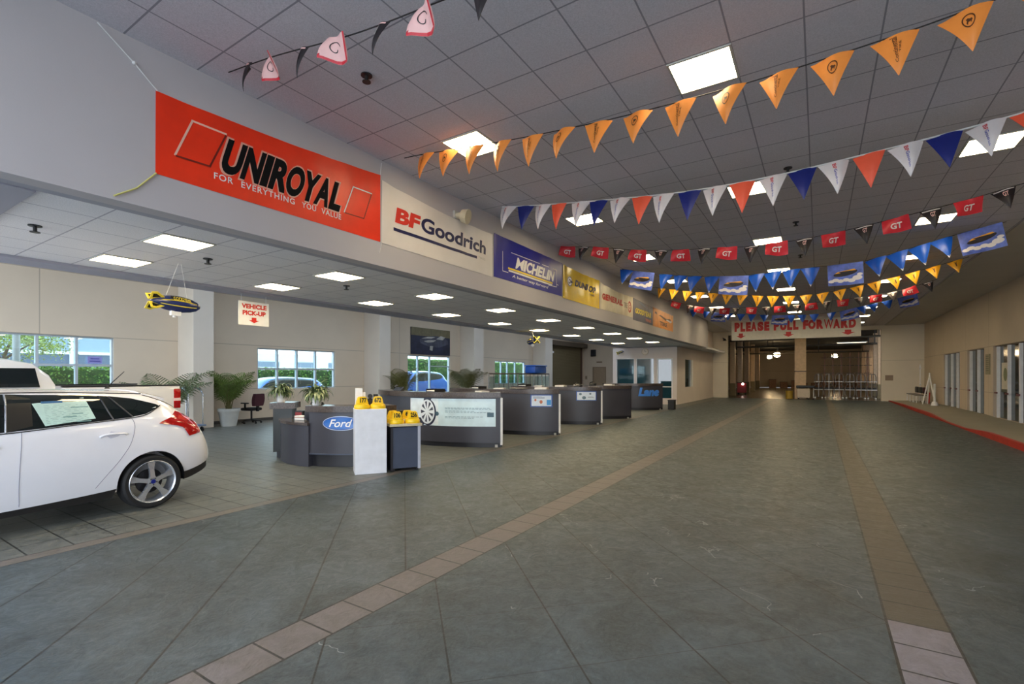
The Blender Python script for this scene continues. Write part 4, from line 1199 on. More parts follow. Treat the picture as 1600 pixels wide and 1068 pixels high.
# maroon office chair
t = thing('office_chair', 'maroon and black office chair with armrests by the window wall', 'chair', (-16.5, 9.25, 0), math.radians(-75))
M['maroon'] = mat('maroon_upholstery', (72, 30, 42), .8, bump=.2)
MB().box(-.24, .24, -.24, .24, .44, .54, .04).build('seat', mat('black_upholstery', (30, 26, 30), .8), t, True)
m = MB(); m.slab(8, 8, lambda s, r: Vector(((s - .5) * .44 * (1 - .2 * (2 * r - 1) ** 2), .27 + .06 * (2 * s - 1) ** 2 * -1 + .05 * r, .6 + .42 * r)), lambda s, r: Vector(((s - .5) * .44 * (1 - .2 * (2 * r - 1) ** 2), .33 + .05 * r, .6 + .42 * r)))
m.build('backrest', 'maroon', t, True)
MB().box(-.04, .04, .24, .3, .42, .7).build('back_support', 'black', t)
for sd in (-1, 1):
    MB().box(sd * .27 - .025, sd * .27 + .025, -.02, .02, .46, .68).build('arm_post', 'black', t)
    MB().box(sd * .27 - .04, sd * .27 + .04, -.16, .14, .68, .72, .015).build('armrest', 'black', t, True)
MB().cyl((0, 0, .1), (0, 0, .44), .03).build('gas_column', 'darkmetal', t)
m = MB()
for k in range(5):
    a = 2 * PI * k / 5; m.tube([(0, 0, .13), (.3 * math.cos(a), .3 * math.sin(a), .075)], [.03, .018], 8)
m.build('star_base', 'black', t)
for k in range(5):
    a = 2 * PI * k / 5; x, y = .3 * math.cos(a), .3 * math.sin(a)
    MB().cyl((x, y - .02, .03), (x, y + .02, .03), .03, n=12).cyl((x, y, .03), (x, y, .08), .01).build('caster', 'black', t)
# chrome hoop cart
t = thing('luggage_cart', 'chrome hooped cart between the pickup tailgate and the pilaster', 'cart', (-15.6, 6.85, 0), .2)
for y in (-.22, .22):
    pts = [(-.35, y, .2), (-.35, y, 1.0)] + [(-.35 * math.cos(a), y, 1.0 + .3 * math.sin(a)) for a in [PI * k / 10 for k in range(1, 10)]] + [(.35, y, 1.0), (.35, y, .2)]
    MB().tube(pts, .02, 8).build('hoop', 'chrome', t, True)
MB().tube([(0, -.22, 1.3), (0, .22, 1.3)], .015, 8).build('top_bar', 'chrome', t)
MB().box(-.42, .42, -.28, .28, .16, .21, .01).build('deck', mat('blue_grey_deck', (120, 140, 170), .5), t)
for x in (-.33, .33):
    for y in (-.2, .2): MB().cyl((x, y - .02, .07), (x, y + .02, .07), .07, n=14).cyl((x, y, .07), (x, y, .16), .012).build('wheel', 'black', t)
# glass-and-bar rail with blue box
t = thing('metal_railing', 'brown barred railing with glass panels behind the counters', 'railing', (-12.0, 19.8, 0))
MB().tube([(0, -2.75, 1.72), (0, 2.75, 1.72)], .03, 8).build('top_rail', mat('brown_rail', (92, 70, 54), .4, .4), t)
MB().tube([(0, -2.75, .12), (0, 2.75, .12)], .03, 8).build('bottom_rail', 'brown_r', t) if False else MB().tube([(0, -2.75, .12), (0, 2.75, .12)], .03, 8).build('bottom_rail', 'darkmetal', t)
for k in range(15):
    y = -2.75 + 5.5 * k / 14
    b = MB().tube([(0, y, 0), (0, y, 1.72)], .028 if k % 2 == 0 else .014, 6).build('baluster', 'darkmetal' if k % 2 else 'chrome', t)
for k in range(7):
    y = -2.75 + 5.5 * k / 7
    MB().box(-.004, .004, y + .06, y + .72, .3, 1.6).build('glass_panel', 'glass', t)
t = thing('storage_tub', 'bright blue tub sitting on top of the barred railing', 'tub', (-12.0, 21.15, 1.75))
MB().box(-.3, .3, -.58, .58, 0, .34, .05).build('tub', mat('royal_blue_plastic', (28, 80, 168), .4), t, True)
MB().box(-.32, .32, -.6, .6, .34, .4, .015).build('lid', mat('blue_lid', (36, 92, 184), .4), t)

# printed picture above the tall window
t = thing('wall_picture', 'dark framed picture of a car above the tall window', 'picture', (-17.19, 19.15, 2.72))
p = lambda o: (lambda u, v: Vector((o, -1.5 + 3.0 * u, 1.36 * v)))
MB().box(0, .04, -1.5, 1.5, 0, 1.36).build('board', mat('navy_photo_ground', (30, 34, 58), .4, var=.5, scale=2), t)
Print(p(.043)).rect(0, 1, .7, 1).build('pale_wall_print', mat('khaki_photo_wall', (112, 104, 74), .4, var=.2), t)
Print(p(.046)).poly([(.2, .55), (.34, .68), (.6, .74), (.8, .72), (.93, .6), (.95, .45), (.7, .3), (.45, .3), (.22, .42)]).build('car_print', mat('dark_car_print', (70, 74, 90), .4, var=.4, scale=3), t)
Print(p(.049)).poly([(.3, .5), (.42, .56), (.62, .58), (.55, .5), (.4, .46)]).poly([(.62, .62), (.74, .76), (.86, .72), (.8, .6)]).poly([(.24, .6), (.4, .68), (.6, .7), (.5, .63)]).poly([(.45, .18), (.52, .16), (.54, .34), (.46, .34)]).build('highlight_print', mat('pale_grey_print', (178, 176, 170), .4, var=.3, scale=4), t)
for z in (.85, .93): pass
# office wall fittings
t = thing('wall_clock', 'round pale wall clock above the office windows', 'clock', (-8.49, 27.8, 3.02))
MB().cyl((0, 0, 0), (0, -.05, 0), .2, n=28).build('case', mat('cream_clock', (214, 196, 170), .5), t)
MB().cyl((0, -.05, 0), (0, -.055, 0), .165, n=28).build('dial', mat('clock_face', (240, 226, 210), .5), t)
MB().box(-.008, .008, -.062, -.056, 0, .12).box(-.008, .09, -.066, -.062, -.008, .008).build('hands', 'black', t)
t = thing('loudspeaker', 'small black loudspeaker high on the tan back wall', 'speaker', (-16.25, YB, 3.55))
MB().box(-.2, .2, -.22, 0, -.28, .28, .02).build('cabinet', 'black', t)
MB().box(-.16, .16, -.235, -.22, -.24, .24).build('grille', 'darkmetal', t)
t = thing('door_sign', 'tiny sign above the taupe back door', 'sign', (-15.75, YB, 2.72))
MB().box(-.25, .25, -.02, 0, 0, .1).build('plate', mat('brown_plate', (120, 96, 72), .5), t)
t = thing('security_camera', 'small white camera high on the roller door', 'camera', (-17.2, 32.6, 3.3))
MB().box(.0, .12, -.05, .05, 0, .05).build('bracket', 'lightframe', t)
MB().box(.06, .16, -.2, .25, .05, .2, .02).build('housing', 'white', t)
t = thing('switch_box', 'small grey switch box beside the taupe back door', 'switch', (-16.95, YB, 1.3))
MB().box(-.08, .08, -.05, 0, 0, .3).build('box', mat('grey_box', (150, 130, 106), .5), t)
MB().box(-.02, .02, -.07, -.05, .12, .18).build('toggle', 'black', t)
# ---------------------------------------------------------------- HATCHBACK
# columns: x(rear +), z_bottom, w_sill, w_mid, z_belt, w_belt, z_top, w_roof
HB = [(.86, .47, .44, .54, .60, .52, .66, .46), (.80, .40, .56, .66, .62, .64, .74, .56), (.72, .33, .68, .755, .76, .72, .86, .62), (.62, .30, .75, .82, .90, .775, 1.03, .62),
      (.45, .28, .80, .868, 1.01, .80, 1.18, .60), (.27, .27, .825, .89, 1.08, .815, 1.33, .60), (.05, .26, .84, .905, 1.125, .825, 1.425, .60),
      (-.4, .25, .855, .905, 1.11, .835, 1.455, .61), (-.8, .24, .86, .905, 1.09, .845, 1.475, .62), (-1.3, .24, .865, .905, 1.055, .85, 1.484, .62), (-1.9, .24, .865, .905, 1.03, .85, 1.46, .60),
      (-2.25, .24, .86, .905, 1.0, .84, 1.35, .60), (-2.6, .24, .85, .905, .97, .83, 1.10, .62), (-2.75, .24, .85, .905, .93, .82, .99, .66), (-3.1, .25, .81, .88, .86, .77, .91, .62), (-3.4, .28, .68, .76, .74, .66, .78, .54), (-3.56, .34, .50, .58, .60, .50, .64, .42)]
def hb_at(x):
    T = HB[::-1]
    x = max(T[0][0], min(T[-1][0], x))
    for i in range(len(T) - 1):
        if T[i][0] <= x <= T[i + 1][0]:
            p0 = T[max(0, i - 1)]; p1 = T[i]; p2 = T[i + 1]; p3 = T[min(len(T) - 1, i + 2)]
            h = p2[0] - p1[0]; t = (x - p1[0]) / h
            out = [x]
            for k in range(1, 8):
                m1 = (p2[k] - p0[k]) / (p2[0] - p0[0]) * h; m2 = (p3[k] - p1[k]) / (p3[0] - p1[0]) * h
                out.append((2 * t ** 3 - 3 * t * t + 1) * p1[k] + (t ** 3 - 2 * t * t + t) * m1 + (-2 * t ** 3 + 3 * t * t) * p2[k] + (t ** 3 - t * t) * m2)
            return out
def hb_sec(x):
    """half section (w, z) from sill to roof centre"""
    _, zb, wl, wm, zt, wb, zr, wr = hb_at(x)
    zm = zb + (zt - zb) * .45
    k = zr - zt
    return [(0, zb + .02), (wl * .8, zb), (wl, zb + .02), (wl + (wm - wl) * .55, zb + .10), (wm, zm), (wm * .997, zm + (zt - zm) * .35), ((wm * .55 + wb * .45), zm + (zt - zm) * .78), (wb + .012, zt - .008), (wb, zt + .01 * min(1, k * 8)),
            (wb + (wr - wb) * .30, zt + k * .40), (wb + (wr - wb) * .62, zt + k * .74), (wr, zr - min(.03, k * .2)), (wr * .7, zr + .002), (wr * .35, zr + .012), (0, zr + .016)]
def hb_side(x, z):
    s = hb_sec(x)
    for (w0, z0), (w1, z1) in zip(s[2:12], s[3:12]):
        if z0 <= z <= z1 + 1e-9: return w0 + (w1 - w0) * (z - z0) / (z1 - z0 + 1e-9)
    return s[11][0] if z > s[11][1] else s[2][0]
def patch(poly, sd, off, nz=12, nx=10):
    """sheet following the body side inside outline poly of (x, z)"""
    zs = [p[1] for p in poly]; z0, z1 = min(zs) + 1e-4, max(zs) - 1e-4
    rows = []
    for j in range(nz + 1):
        z = z0 + (z1 - z0) * j / nz; xs = []
        for (xa, za), (xb, zb) in zip(poly, poly[1:] + poly[:1]):
            if (za - z) * (zb - z) <= 0 and abs(za - zb) > 1e-9: xs.append(xa + (xb - xa) * (z - za) / (zb - za))
        a, b = min(xs), max(xs)
        rows.append([(a + (b - a) * i / nx, z) for i in range(nx + 1)])
    m = MB()
    m.slab(nx, nz, lambda u, v: (lambda q: Vector((q[0], sd * (hb_side(*q) + off), q[1])))(rows[int(round(v * nz))][int(round(u * nx))]),
           lambda u, v: (lambda q: Vector((q[0], sd * (hb_side(*q) - .004), q[1])))(rows[int(round(v * nz))][int(round(u * nx))]))
    return m
def boolean_cut(o, cuts):
    for c in cuts:
        md = o.modifiers.new('b', 'BOOLEAN'); md.operation = 'DIFFERENCE'; md.object = c; md.solver = 'EXACT'
    dg = bpy.context.evaluated_depsgraph_get(); dg.update()
    me = bpy.data.meshes.new_from_object(o.evaluated_get(dg))
    o.modifiers.clear(); o.data = me
    for c in cuts: bpy.data.objects.remove(c)
    me.polygons.foreach_set('use_smooth', [True] * len(me.polygons)); me.set_sharp_from_angle(angle=.5)
M['tyre'] = mat('tyre_rubber', (26, 26, 28), .75, bump=.2)
M['rim'] = mat('silver_alloy', (206, 210, 218), .25, .75)
M['carglass'] = mat('dark_car_glass', (14, 22, 22), .04, 0, .2, 2, spec=.7)
M['lampred'] = mat('red_tail_lens', (168, 12, 12), .12, coat=.6)
M['chromel'] = mat('chrome_line', (210, 212, 216), .2, .8)
def wheel(parent, x, sd, simple=False):
    y = sd * .9
    w = MB().lathe([(.25, -.19), (.258, -.2), (.3, -.21), (.322, -.195), (.328, -.17), (.328, -.04), (.322, -.015), (.3, 0), (.262, -.004), (.255, -.012)], 44, 'y').xform(Matrix.Translation((0, 0, .328)))
    if sd < 0: w.xform(Matrix.Scale(-1, 4, (0, 1, 0)))
    # 'y' lathe runs outward to y=0
    o = w.build('wheel', 'tyre', parent, True, (x, y, 0))
    def flip(m):
        m.xform(Matrix.Translation((0, 0, .328)))
        if sd < 0: m.xform(Matrix.Scale(-1, 4, (0, 1, 0)))
        return m
    flip(MB().lathe([(.242, -.17), (.242, -.03), (.253, -.008), (.261, -.004), (.255, -.0), (.245, -.012), (.235, -.03), (.232, -.17)], 40, 'y')).build('rim', 'rim', o, True)
    if not simple:
        flip(MB().lathe([(.0, -.12), (.15, -.12), (.15, -.105), (.0, -.105)], 30, 'y')).build('brake_disc', 'darkmetal', o, True)
        sp = MB()
        for k in range(5):
            a = PI / 2 + .06 + 2 * PI * k / 5; ca, sa = math.cos(a), math.sin(a)
            f = lambda u, v, d: Vector((u * ca - v * sa, d - .018 * (1 - min(1, u / .2)) * -1 - .028, u * sa + v * ca))
            sp.prism([(.02, -.045), (.07, -.026), (.15, -.024), (.242, -.044), (.242, .044), (.15, .024), (.07, .026), (.02, .045)], f, -.03, .008)
        flip(sp).build('spokes', 'rim', o)
        flip(MB().cyl((0, -.04, 0), (0, -.004, 0), .052, .048, 24)).build('hub', 'rim', o, True)
        flip(MB().cyl((0, -.005, 0), (0, .001, 0), .028, .026, 20)).build('hub_cap', mat('navy_hub_cap', (24, 36, 120), .3), o, True)
        ln = MB()
        for k in range(5):
            a = .06 + PI / 2 + PI / 5 + 2 * PI * k / 5; ln.cyl((.04 * math.cos(a), -.02, .04 * math.sin(a)), (.04 * math.cos(a), -.001, .04 * math.sin(a)), .008, n=8)
        flip(ln).build('lug_nuts', 'darkmetal', o)
    return o
def hatchback(label, loc, rz, paint, full=True, sc=None, group=None):
    t = thing('hatchback_car', label, 'car', loc, rz, group)
    if sc: t.scale = sc
    m = MB(); xs = []
    x = .86
    while x > -3.56: xs.append(x); x -= .05 if x < .3 else .03
    xs.append(-3.56)
    rings = []
    for x in xs:
        s = hb_sec(x)
        pts = [(-w, z) for w, z in s[1:-1]][::-1]
        ring = [(0, s[0][1])] + [(w, z) for w, z in s[1:-1]] + [(0, s[-1][1])] + pts
        rings.append([m.b.verts.new((x, w, z)) for w, z in ring])
    n = len(rings[0])
    for A_, B_ in zip(rings, rings[1:]):
        for k in range(n):
            l = (k + 1) % n; m.b.faces.new((A_[k], A_[l], B_[l], B_[k]))
    m.b.faces.new(rings[0]); m.b.faces.new(rings[-1][::-1])
    body = m.build('body', paint, t, True)
    cuts = []
    for wx_ in (0, -2.648):
        for sd in (-1, 1):
            c = MB().cyl((wx_, sd * .58, .335), (wx_, sd * 1.1, .335), .372, n=48).build('cut', None)
            c.matrix_world = Matrix.Identity(4); cuts.append(c)
    keep = t.location.copy(), t.rotation_euler.copy(), t.scale.copy()
    body.parent = None
    boolean_cut(body, cuts)
    body.parent = t
    blk = mat('black_car_trim', (20, 20, 22), .5) if 'black_car_trim' not in bpy.data.materials else bpy.data.materials['black_car_trim']
    for wx_ in (0, -2.648):
        for sd in (-1, 1):
            arc = MB(); f = lambda s, r: Vector((wx_ + .366 * math.cos(-.12 + (PI + .24) * s), sd * (.60 + .288 * r), .335 + .366 * math.sin(-.12 + (PI + .24) * s)))
            arc.grid(24, 1, f)
            arc.build('wheel_well', blk, t, True)
            wheel(t, wx_, sd, not full)
    band = [(.155, 1.258), (.10, 1.285), (-.161, 1.368), (-.467, 1.413), (-.79, 1.442), (-1.3, 1.452), (-1.8, 1.432), (-2.1, 1.36), (-2.5, 1.10), (-2.62, 1.0), (-2.3, 1.035), (-1.9, 1.05), (-1.34, 1.062), (-.758, 1.103), (-.204, 1.142), (-.035, 1.172), (.08, 1.225)]
    for sd in (-1, 1):
        patch(band, sd, .004, 16, 26).build('side_window', 'carglass', t, True)
        if full:
            patch([(.061, 1.045), (.251, 1.115), (.33, 1.185), (.52, 1.108), (.60, .99), (.61, .88), (.55, .852), (.444, .85), (.379, .965), (.283, 1.003)], sd, .012, 14, 12).build('tail_lamp', 'lampred', t, True)
            patch([(.36, 1.13), (.5, 1.085), (.535, 1.05), (.42, 1.05), (.32, 1.085)], sd, .014, 5, 8).build('lamp_highlight', mat('lens_highlight', (206, 52, 40), .1, coat=.6), t, True)  # highlight painted on the lamp as a brighter patch
            S_ = lambda pts, off=.004: [Vector((x, sd * (hb_side(x, z) + off), z)) for x, z in catmull(pts, 6)]
            MB().tube(S_([(-1.19, 1.06), (-1.2, .9), (-1.215, .7), (-1.22, .5), (-1.215, .30)], .0005), .003, 6).tube(S_([(-.205, 1.13), (-.185, 1.037), (-.232, .849), (-.336, .672), (-.47, .5), (-.58, .36)], .0005), .003, 6).build('door_seam', mat('seam_shadow_line', (140, 140, 156), .6), t)
            MB().tube(S_([(.0, 1.40), (.14, 1.345), (.26, 1.285), (.36, 1.22)], .004), .005, 6).build('hatch_seam', 'darkmetal', t)
            MB().tube(S_([(-2.3, 1.03), (-1.34, 1.056), (-.758, 1.096), (-.204, 1.134), (-.035, 1.165), (.06, 1.21), (.15, 1.262)], .006), .006, 6).build('belt_trim', 'darkmetal', t)
            for p in ([(-.47, 1.405), (-.43, 1.25), (-.385, 1.115)], [(-.381, 1.393), (-.29, 1.27), (-.195, 1.148)], [(-1.26, 1.45), (-1.305, 1.066)]):
                MB().tube(S_(p, .006), .009, 6).build('window_divider', 'darkmetal' if p[0][0] > -1 else 'chromel', t)
            patch([(-1.26, 1.448), (-1.07, 1.446), (-1.10, 1.085), (-1.30, 1.068)], sd, .0055, 8, 4).build('pillar_trim', blk, t, True)
            hn = MB(); hp = [(-.54, .938), (-.50, .958), (-.40, .965), (-.31, .957), (-.285, .947)]
            hn.tube([Vector((x, sd * (hb_side(x, z) + .012 + .022 * math.sin(PI * k / 24)), z)) for k, (x, z) in enumerate(catmull(hp, 6))], .013, 8)
            hn.build('door_handle', paint, t, True)
            MB().tube([Vector((x, sd * (hb_side(x, z) + .02), z)) for x, z in catmull([(-1.62, .92), (-1.5, .94), (-1.37, .928)], 6)], .013, 8).build('door_handle', paint, t, True)
            patch([(-.47, .945), (-.43, .995), (-.36, .985), (-.34, .95), (-.38, .915), (-.44, .912)], sd, .003, 5, 5).build('handle_recess', mat('recess_shade', (196, 198, 214), .4), t, True)  # shade of the handle hollow, painted as a greyer patch of body colour
            # sill
            sk = MB(); sk.prism([(-2.27, .20), (-.42, .215), (-.36, .33), (-.60, .352), (-1.3, .335), (-2.27, .318)], lambda u, v, d: Vector((u, sd * d, v)), .72, .868)
            sk.build('sill', blk, t)
            bp = MB(); f = lambda s, r: (lambda x: Vector((x, sd * (hb_side(x, .45) + .008), (.29 + .15 * s ** 1.3) + r * (.095 - .02 * s))))(.372 + (.86 - .372) * s)
            bp.slab(12, 2, f, lambda s, r: f(s, r) - Vector((0, sd * .03, 0)))
            bp.build('bumper_valance', blk, t, True)
    if full:
        # rear glass, spoiler, bumper, antenna, roof rails
        rg = MB(); f = lambda s, r: Vector((.235 + .335 * r + .018, (s - .5) * 2 * (.52 + .08 * r), 0))
        def top(x, w):
            s = hb_sec(x); T = [(a, b) for a, b in s[8:]][::-1]
            for (w0, z0), (w1, z1) in zip(T, T[1:]):
                if w0 <= w <= w1 + 1e-6: return z0 + (z1 - z0) * (w - w0) / (w1 - w0 + 1e-9)
            return T[-1][1]
        def rgf(s, r, o):
            x = .22 + .36 * r; w = abs(s - .5) * 2 * .50
            return Vector((x, (s - .5) * 2 * .50, top(x, w) + o))
        rg.slab(10, 10, lambda s, r: rgf(s, r, .012), lambda s, r: rgf(s, r, -.01)).build('rear_window', 'carglass', t, True)
        sp = MB(); sp.slab(12, 4, lambda s, r: Vector((.0 + .27 * r, (s - .5) * 1.16, top(.0, abs(s - .5) * 1.16) + .012 - .05 * r - .02 * r * r)), lambda s, r: Vector((.0 + .27 * r, (s - .5) * 1.16, top(min(.25, .27 * r), abs(s - .5) * 1.16) - .015)))
        sp.build('roof_spoiler', paint, t, True)
        MB().box(.72, .90, -.5, .5, .46, .60, .03).build('rear_bumper', paint, t, True)
        a = MB(); a.lathe([(0, 0), (.03, 0), (.02, .02), (.006, .035), (0, .035)], 12, c=(-.12, 0, 1.475)); a.tube([(-.12, 0, 1.495), (.07, 0, 1.70)], [.007, .004], 6)
        a.build('antenna', 'black', t, True)
        for sd in (-1, 1):
            MB().tube([Vector((x, sd * hb_sec(x)[11][0] * .97, hb_sec(x)[11][1] + .012)) for x in (.0, -.4, -.9, -1.4, -1.9)], .006, 6).build('roof_seam', 'darkmetal', t)
        ws = MB(); 
        def wsf(s, r, o):
            x = -2.70 + .68 * r; w = abs(s - .5) * 2 * .56
            return Vector((x, (s - .5) * 2 * .56, top(x, w) + o))
        ws.slab(10, 10, lambda s, r: wsf(s, r, .008), lambda s, r: wsf(s, r, -.02)).build('windscreen', 'carglass', t, True)
        # price sheet inside the rear door window
        patch([(-1.085, 1.385), (-.615, 1.395), (-.545, 1.115), (-1.0, 1.106)], -1, .007, 6, 6).build('price_sheet', mat('pale_green_price_sheet', (186, 216, 210), .4, var=.08, scale=8), t)
        Q = Print(lambda x, z: Vector((x, -(hb_side(x, z) + .010), z)))
        Q.rect(-1.0, -.82, 1.345, 1.367, 4).build('sheet_heading', mat('blue_sheet_heading', (40, 100, 150), .4), t)
        Q = Print(lambda x, z: Vector((x, -(hb_side(x, z) + .010), z)))
        random.seed(5)
        for z in [1.32 - .017 * k for k in range(12)]:
            x = -.985
            while x < -.60:
                l = random.uniform(.015, .06); Q.rect(x, min(x + l, -.59), z - .002, z + .001); x += l + random.uniform(.012, .05)
        Q.rect(-.76, -.60, 1.285, 1.296, 3).rect(-.76, -.66, 1.215, 1.226, 3).rect(-.84, -.72, 1.185, 1.196, 3).rect(-.73, -.6, 1.128, 1.138, 3)
        Q.build('sheet_text', mat('teal_sheet_text', (120, 160, 158), .4), t)
    return t
white_paint = mat('white_car_paint', (234, 235, 243), .22, var=.01, coat=.8)
HX, HY = -6.993 - .9 * math.cos(math.radians(4)), 2.69 - .9 * math.sin(math.radians(4))
hatchback('white hatchback parked in the left foreground with a price sheet in its rear door window', (HX, HY, 0), math.radians(94), white_paint)

# ---------------------------------------------------------------- WHITE PICKUP behind it
def pickup(label, loc, rz):
    t = thing('pickup_truck', label, 'truck', loc, rz)
    # local: x rear +, y left; tail at x=0, near side y=-1
    pt = mat('white_truck_paint', (230, 230, 232), .3, var=.01, coat=.6)
    blk = bpy.data.materials['black_car_trim']
    # bed
    m = MB(); m.box(-1.72, 0, -1, -.93, .62, 1.45, .02).box(-1.72, 0, .93, 1, .62, 1.45, .02).box(-1.72, 0, -.93, .93, .62, .72).box(-.06, 0, -.93, .93, .72, 1.43, .015)
    m.build('cargo_bed', pt, t, True)
    MB().box(-1.72, .005, -1.005, -.92, 1.45, 1.475, .006).box(-1.72, .005, .92, 1.005, 1.45, 1.475, .006).build('bed_rail_cap', blk, t)
    for sd in (-1, 1):
        MB().box(-.11, .012, sd * 1.012 - .0, sd * .88, 1.02, 1.40, .02).build('tail_lamp', 'lampred', t, True)
        MB().box(-.115, .014, sd * 1.016, sd * .9, 1.16, 1.22, .01).build('reverse_lens', mat('pale_lens', (232, 200, 200), .2), t)
    MB().box(.01, .16, -.95, .95, .5, .68, .03).build('rear_bumper', 'chrome', t, True)
    # cab loft (x from -1.75 forward to -4.1), then hood
    secs = [(-1.78, .96, .62, 1.44, 1.50, .90), (-1.84, .98, .60, 1.45, 1.66, .82), (-2.02, .99, .58, 1.45, 1.84, .74), (-2.3, .99, .58, 1.45, 1.90, .72), (-3.2, .99, .58, 1.44, 1.90, .72), (-3.5, .99, .58, 1.42, 1.84, .72), (-4.1, .99, .58, 1.34, 1.36, .84), (-5.2, .97, .58, 1.22, 1.26, .82), (-5.45, .92, .6, 1.0, 1.05, .8)]
    m = MB(); rings = []
    for x, w, zb, zt, zr, wr in secs:
        h = [(w * .8, zb), (w, zb + .06), (w, zt - .25), (w * .97, zt), (wr + (w * .97 - wr) * .3, zt + (zr - zt) * .75), (wr, zr - .01), (wr * .6, zr + .02)]
        ring = h + [(-a, b) for a, b in h[::-1]]
        rings.append([m.b.verts.new((x, a, b)) for a, b in ring])
    n = len(rings[0])
    for A_, B_ in zip(rings, rings[1:]):
        for k in range(n):
            l = (k + 1) % n; m.b.faces.new((A_[k], A_[l], B_[l], B_[k]))
    m.b.faces.new(rings[0]); m.b.faces.new(rings[-1][::-1])
    m.build('cab', pt, t, True)
    for sd in (-1, 1):
        def f(u, v, o):
            x0 = -1.98 - .02 * v; x = x0 - (1.55 - .35 * v) * u
            y = .968 + (.80 - .968) * v
            return Vector((x, sd * (y + o), 1.462 + .30 * v))
        MB().slab(8, 6, lambda u, v: f(u, v, .012), lambda u, v: f(u, v, -.03)).build('side_window', 'carglass', t, True)
        MB().box(-2.72, -2.66, sd * .93, sd * .992, 1.44, 1.78).build('door_pillar', pt, t)
        for wx_ in (-.95, -4.5):
            w = MB().lathe([(.2, -.24), (.36, -.26), (.39, -.22), (.39, -.04), (.36, 0), (.2, -.01)], 30, 'y').xform(Matrix.Translation((0, 0, .39)))
            if sd < 0: w.xform(Matrix.Scale(-1, 4, (0, 1, 0)))
            o = w.build('wheel', 'tyre', t, True, (wx_, sd * 1.0, 0))
            r = MB().lathe([(0, -.06), (.1, -.03), (.21, -.05), (.21, -.012), (.0, -.012)], 24, 'y').xform(Matrix.Translation((0, 0, .39)))
            if sd < 0: r.xform(Matrix.Scale(-1, 4, (0, 1, 0)))
            r.build('rim', 'rim', o, True)
    MB().box(-1.785, -1.77, -.62, .62, 1.47, 1.60).build('rear_window', 'carglass', t)
    return t
pickup('white pickup truck with red tail lamp behind the white hatchback', (-11.4, 4.44, 0), math.radians(90))

# ---------------------------------------------------------------- RIGHT SIDE
t = thing('folding_bench', 'bench with dark seats and white legs at the far end of the sidewalk', 'bench', (4.75, 36.7, .12))
for k in range(3):
    y = -1.9 + 1.25 * k
    MB().box(-.22, .22, y - .5, y + .5, .40, .45, .01).build('seat', mat('grey_bench_seat', (130, 124, 116), .5), t)
    for yy in (y - .42, y + .42):
        MB().tube([(-.2, yy, 0), (-.2, yy, .4), (.2, yy, .4), (.2, yy, 0)], .022, 6).build('leg', 'whitemetal', t)
for k in range(3):
    y = -1.9 + 1.25 * k
    MB().box(.16, .26, y - .4, y + .4, .5, .86, .05).build('backrest', 'maroon' if k == 0 else 'black', t, True)
    MB().tube([(.21, y, .42), (.21, y, .55)], .02, 6).build('back_post', 'whitemetal', t)
t = thing('sawhorse_sign', 'white A-shaped stand with one red leg on the sidewalk', 'stand', (4.95, 33.0, .12))
MB().tube([(0, .95, 0), (0, .35, 1.52)], .035, 8).tube([(0, -.7, .45), (0, .35, 1.52)], .035, 8).tube([(-.3, .3, 0), (0, .35, 1.5)], .03, 8).build('frame', 'whitemetal', t)
MB().tube([(.05, .98, .02), (.05, .75, .6)], .04, 8).build('red_leg', 'signred', t)
MB().tube([(0, -.95, 0), (0, -.95, 1.1)], .05, 8).cyl((0, -.95, 0), (0, -.95, .2), .16, .1).build('post', 'whitemetal', t)
MB().tube([(0, .35, 1.5), (0, .35, 1.66)], .03, 6).build('finial', 'whitemetal', t)
t = thing('crowd_stanchion', 'thin white post with round lamps near the far right corner', 'post', (5.2, 38.0, .1))
MB().tube([(0, 0, 0), (0, 0, 2.2)], .03, 8).build('pole', 'whitemetal', t)
MB().ball((0, -.03, 2.0), .06, 10).ball((0, -.03, 1.0), .06, 10).build('lamp_ball', 'white', t, True)
def plate(label, y, z, w, h, cm, prints, x=5.5):
    t = thing('wall_sign', label, 'sign', (x, y, z))
    MB().box(-.025, 0, -w / 2, w / 2, 0, h).build('plate', cm, t)
    f = lambda u, v: Vector((-.03, w / 2 - w * u, h * v))
    for nm, m, fn in prints:
        P = Print(f); fn(P); P.build(nm, m, t)
plate('tall greenish notice on the right wall between two glass openings', 25.45, 1.68, .55, .78, mat('sage_notice', (136, 130, 104), .5), [('text_lines', mat('dark_notice_text', (70, 66, 54), .5), lambda P: [P.rect(.15, .85, .88 - .1 * k, .91 - .1 * k) for k in range(8)])])
pst = mat('poster_paper_warm', (214, 206, 190), .5)
plate('white poster with green picture in the dark glass of the right wall', 23.75, 1.05, .85, 1.05, pst, [('picture', mat('green_poster_print', (120, 126, 92), .5), lambda P: P.ring(.5, .6, 0, .25, 16, 1, .9)), ('bottom_band', mat('dark_poster_band', (66, 70, 60), .5), lambda P: P.rect(0, 1, 0, .1))], 5.60)
plate('white poster with orange patch at the right edge of the glass front', 21.45, 1.1, .9, 1.2, pst, [('orange_patch', mat('pumpkin_print', (222, 128, 36), .5), lambda P: P.ring(.5, .3, 0, .3, 20, 1, .75)), ('text_lines', mat('dark_poster_text', (60, 56, 52), .5), lambda P: [P.rect(.2, .8, .86 - .12 * k, .92 - .12 * k) for k in range(3)])], 5.60)
t = thing('wall_sign', 'small brown plate on the pale wall right of the workshop opening', 'sign', (3.78, YB, 1.32))
MB().box(-.2, .2, -.02, 0, 0, .34).build('plate', mat('brown_grey_plate', (150, 128, 106), .5), t)
t = thing('wall_lamp', 'dark bracket lamp high on the pale wall left of the workshop opening', 'wall lamp', (-5.95, YB, 4.3))
MB().tube([(0, 0, 0), (.0, -.3, .1), (.15, -.5, .0)], .03, 8).build('arm', 'darkmetal', t)
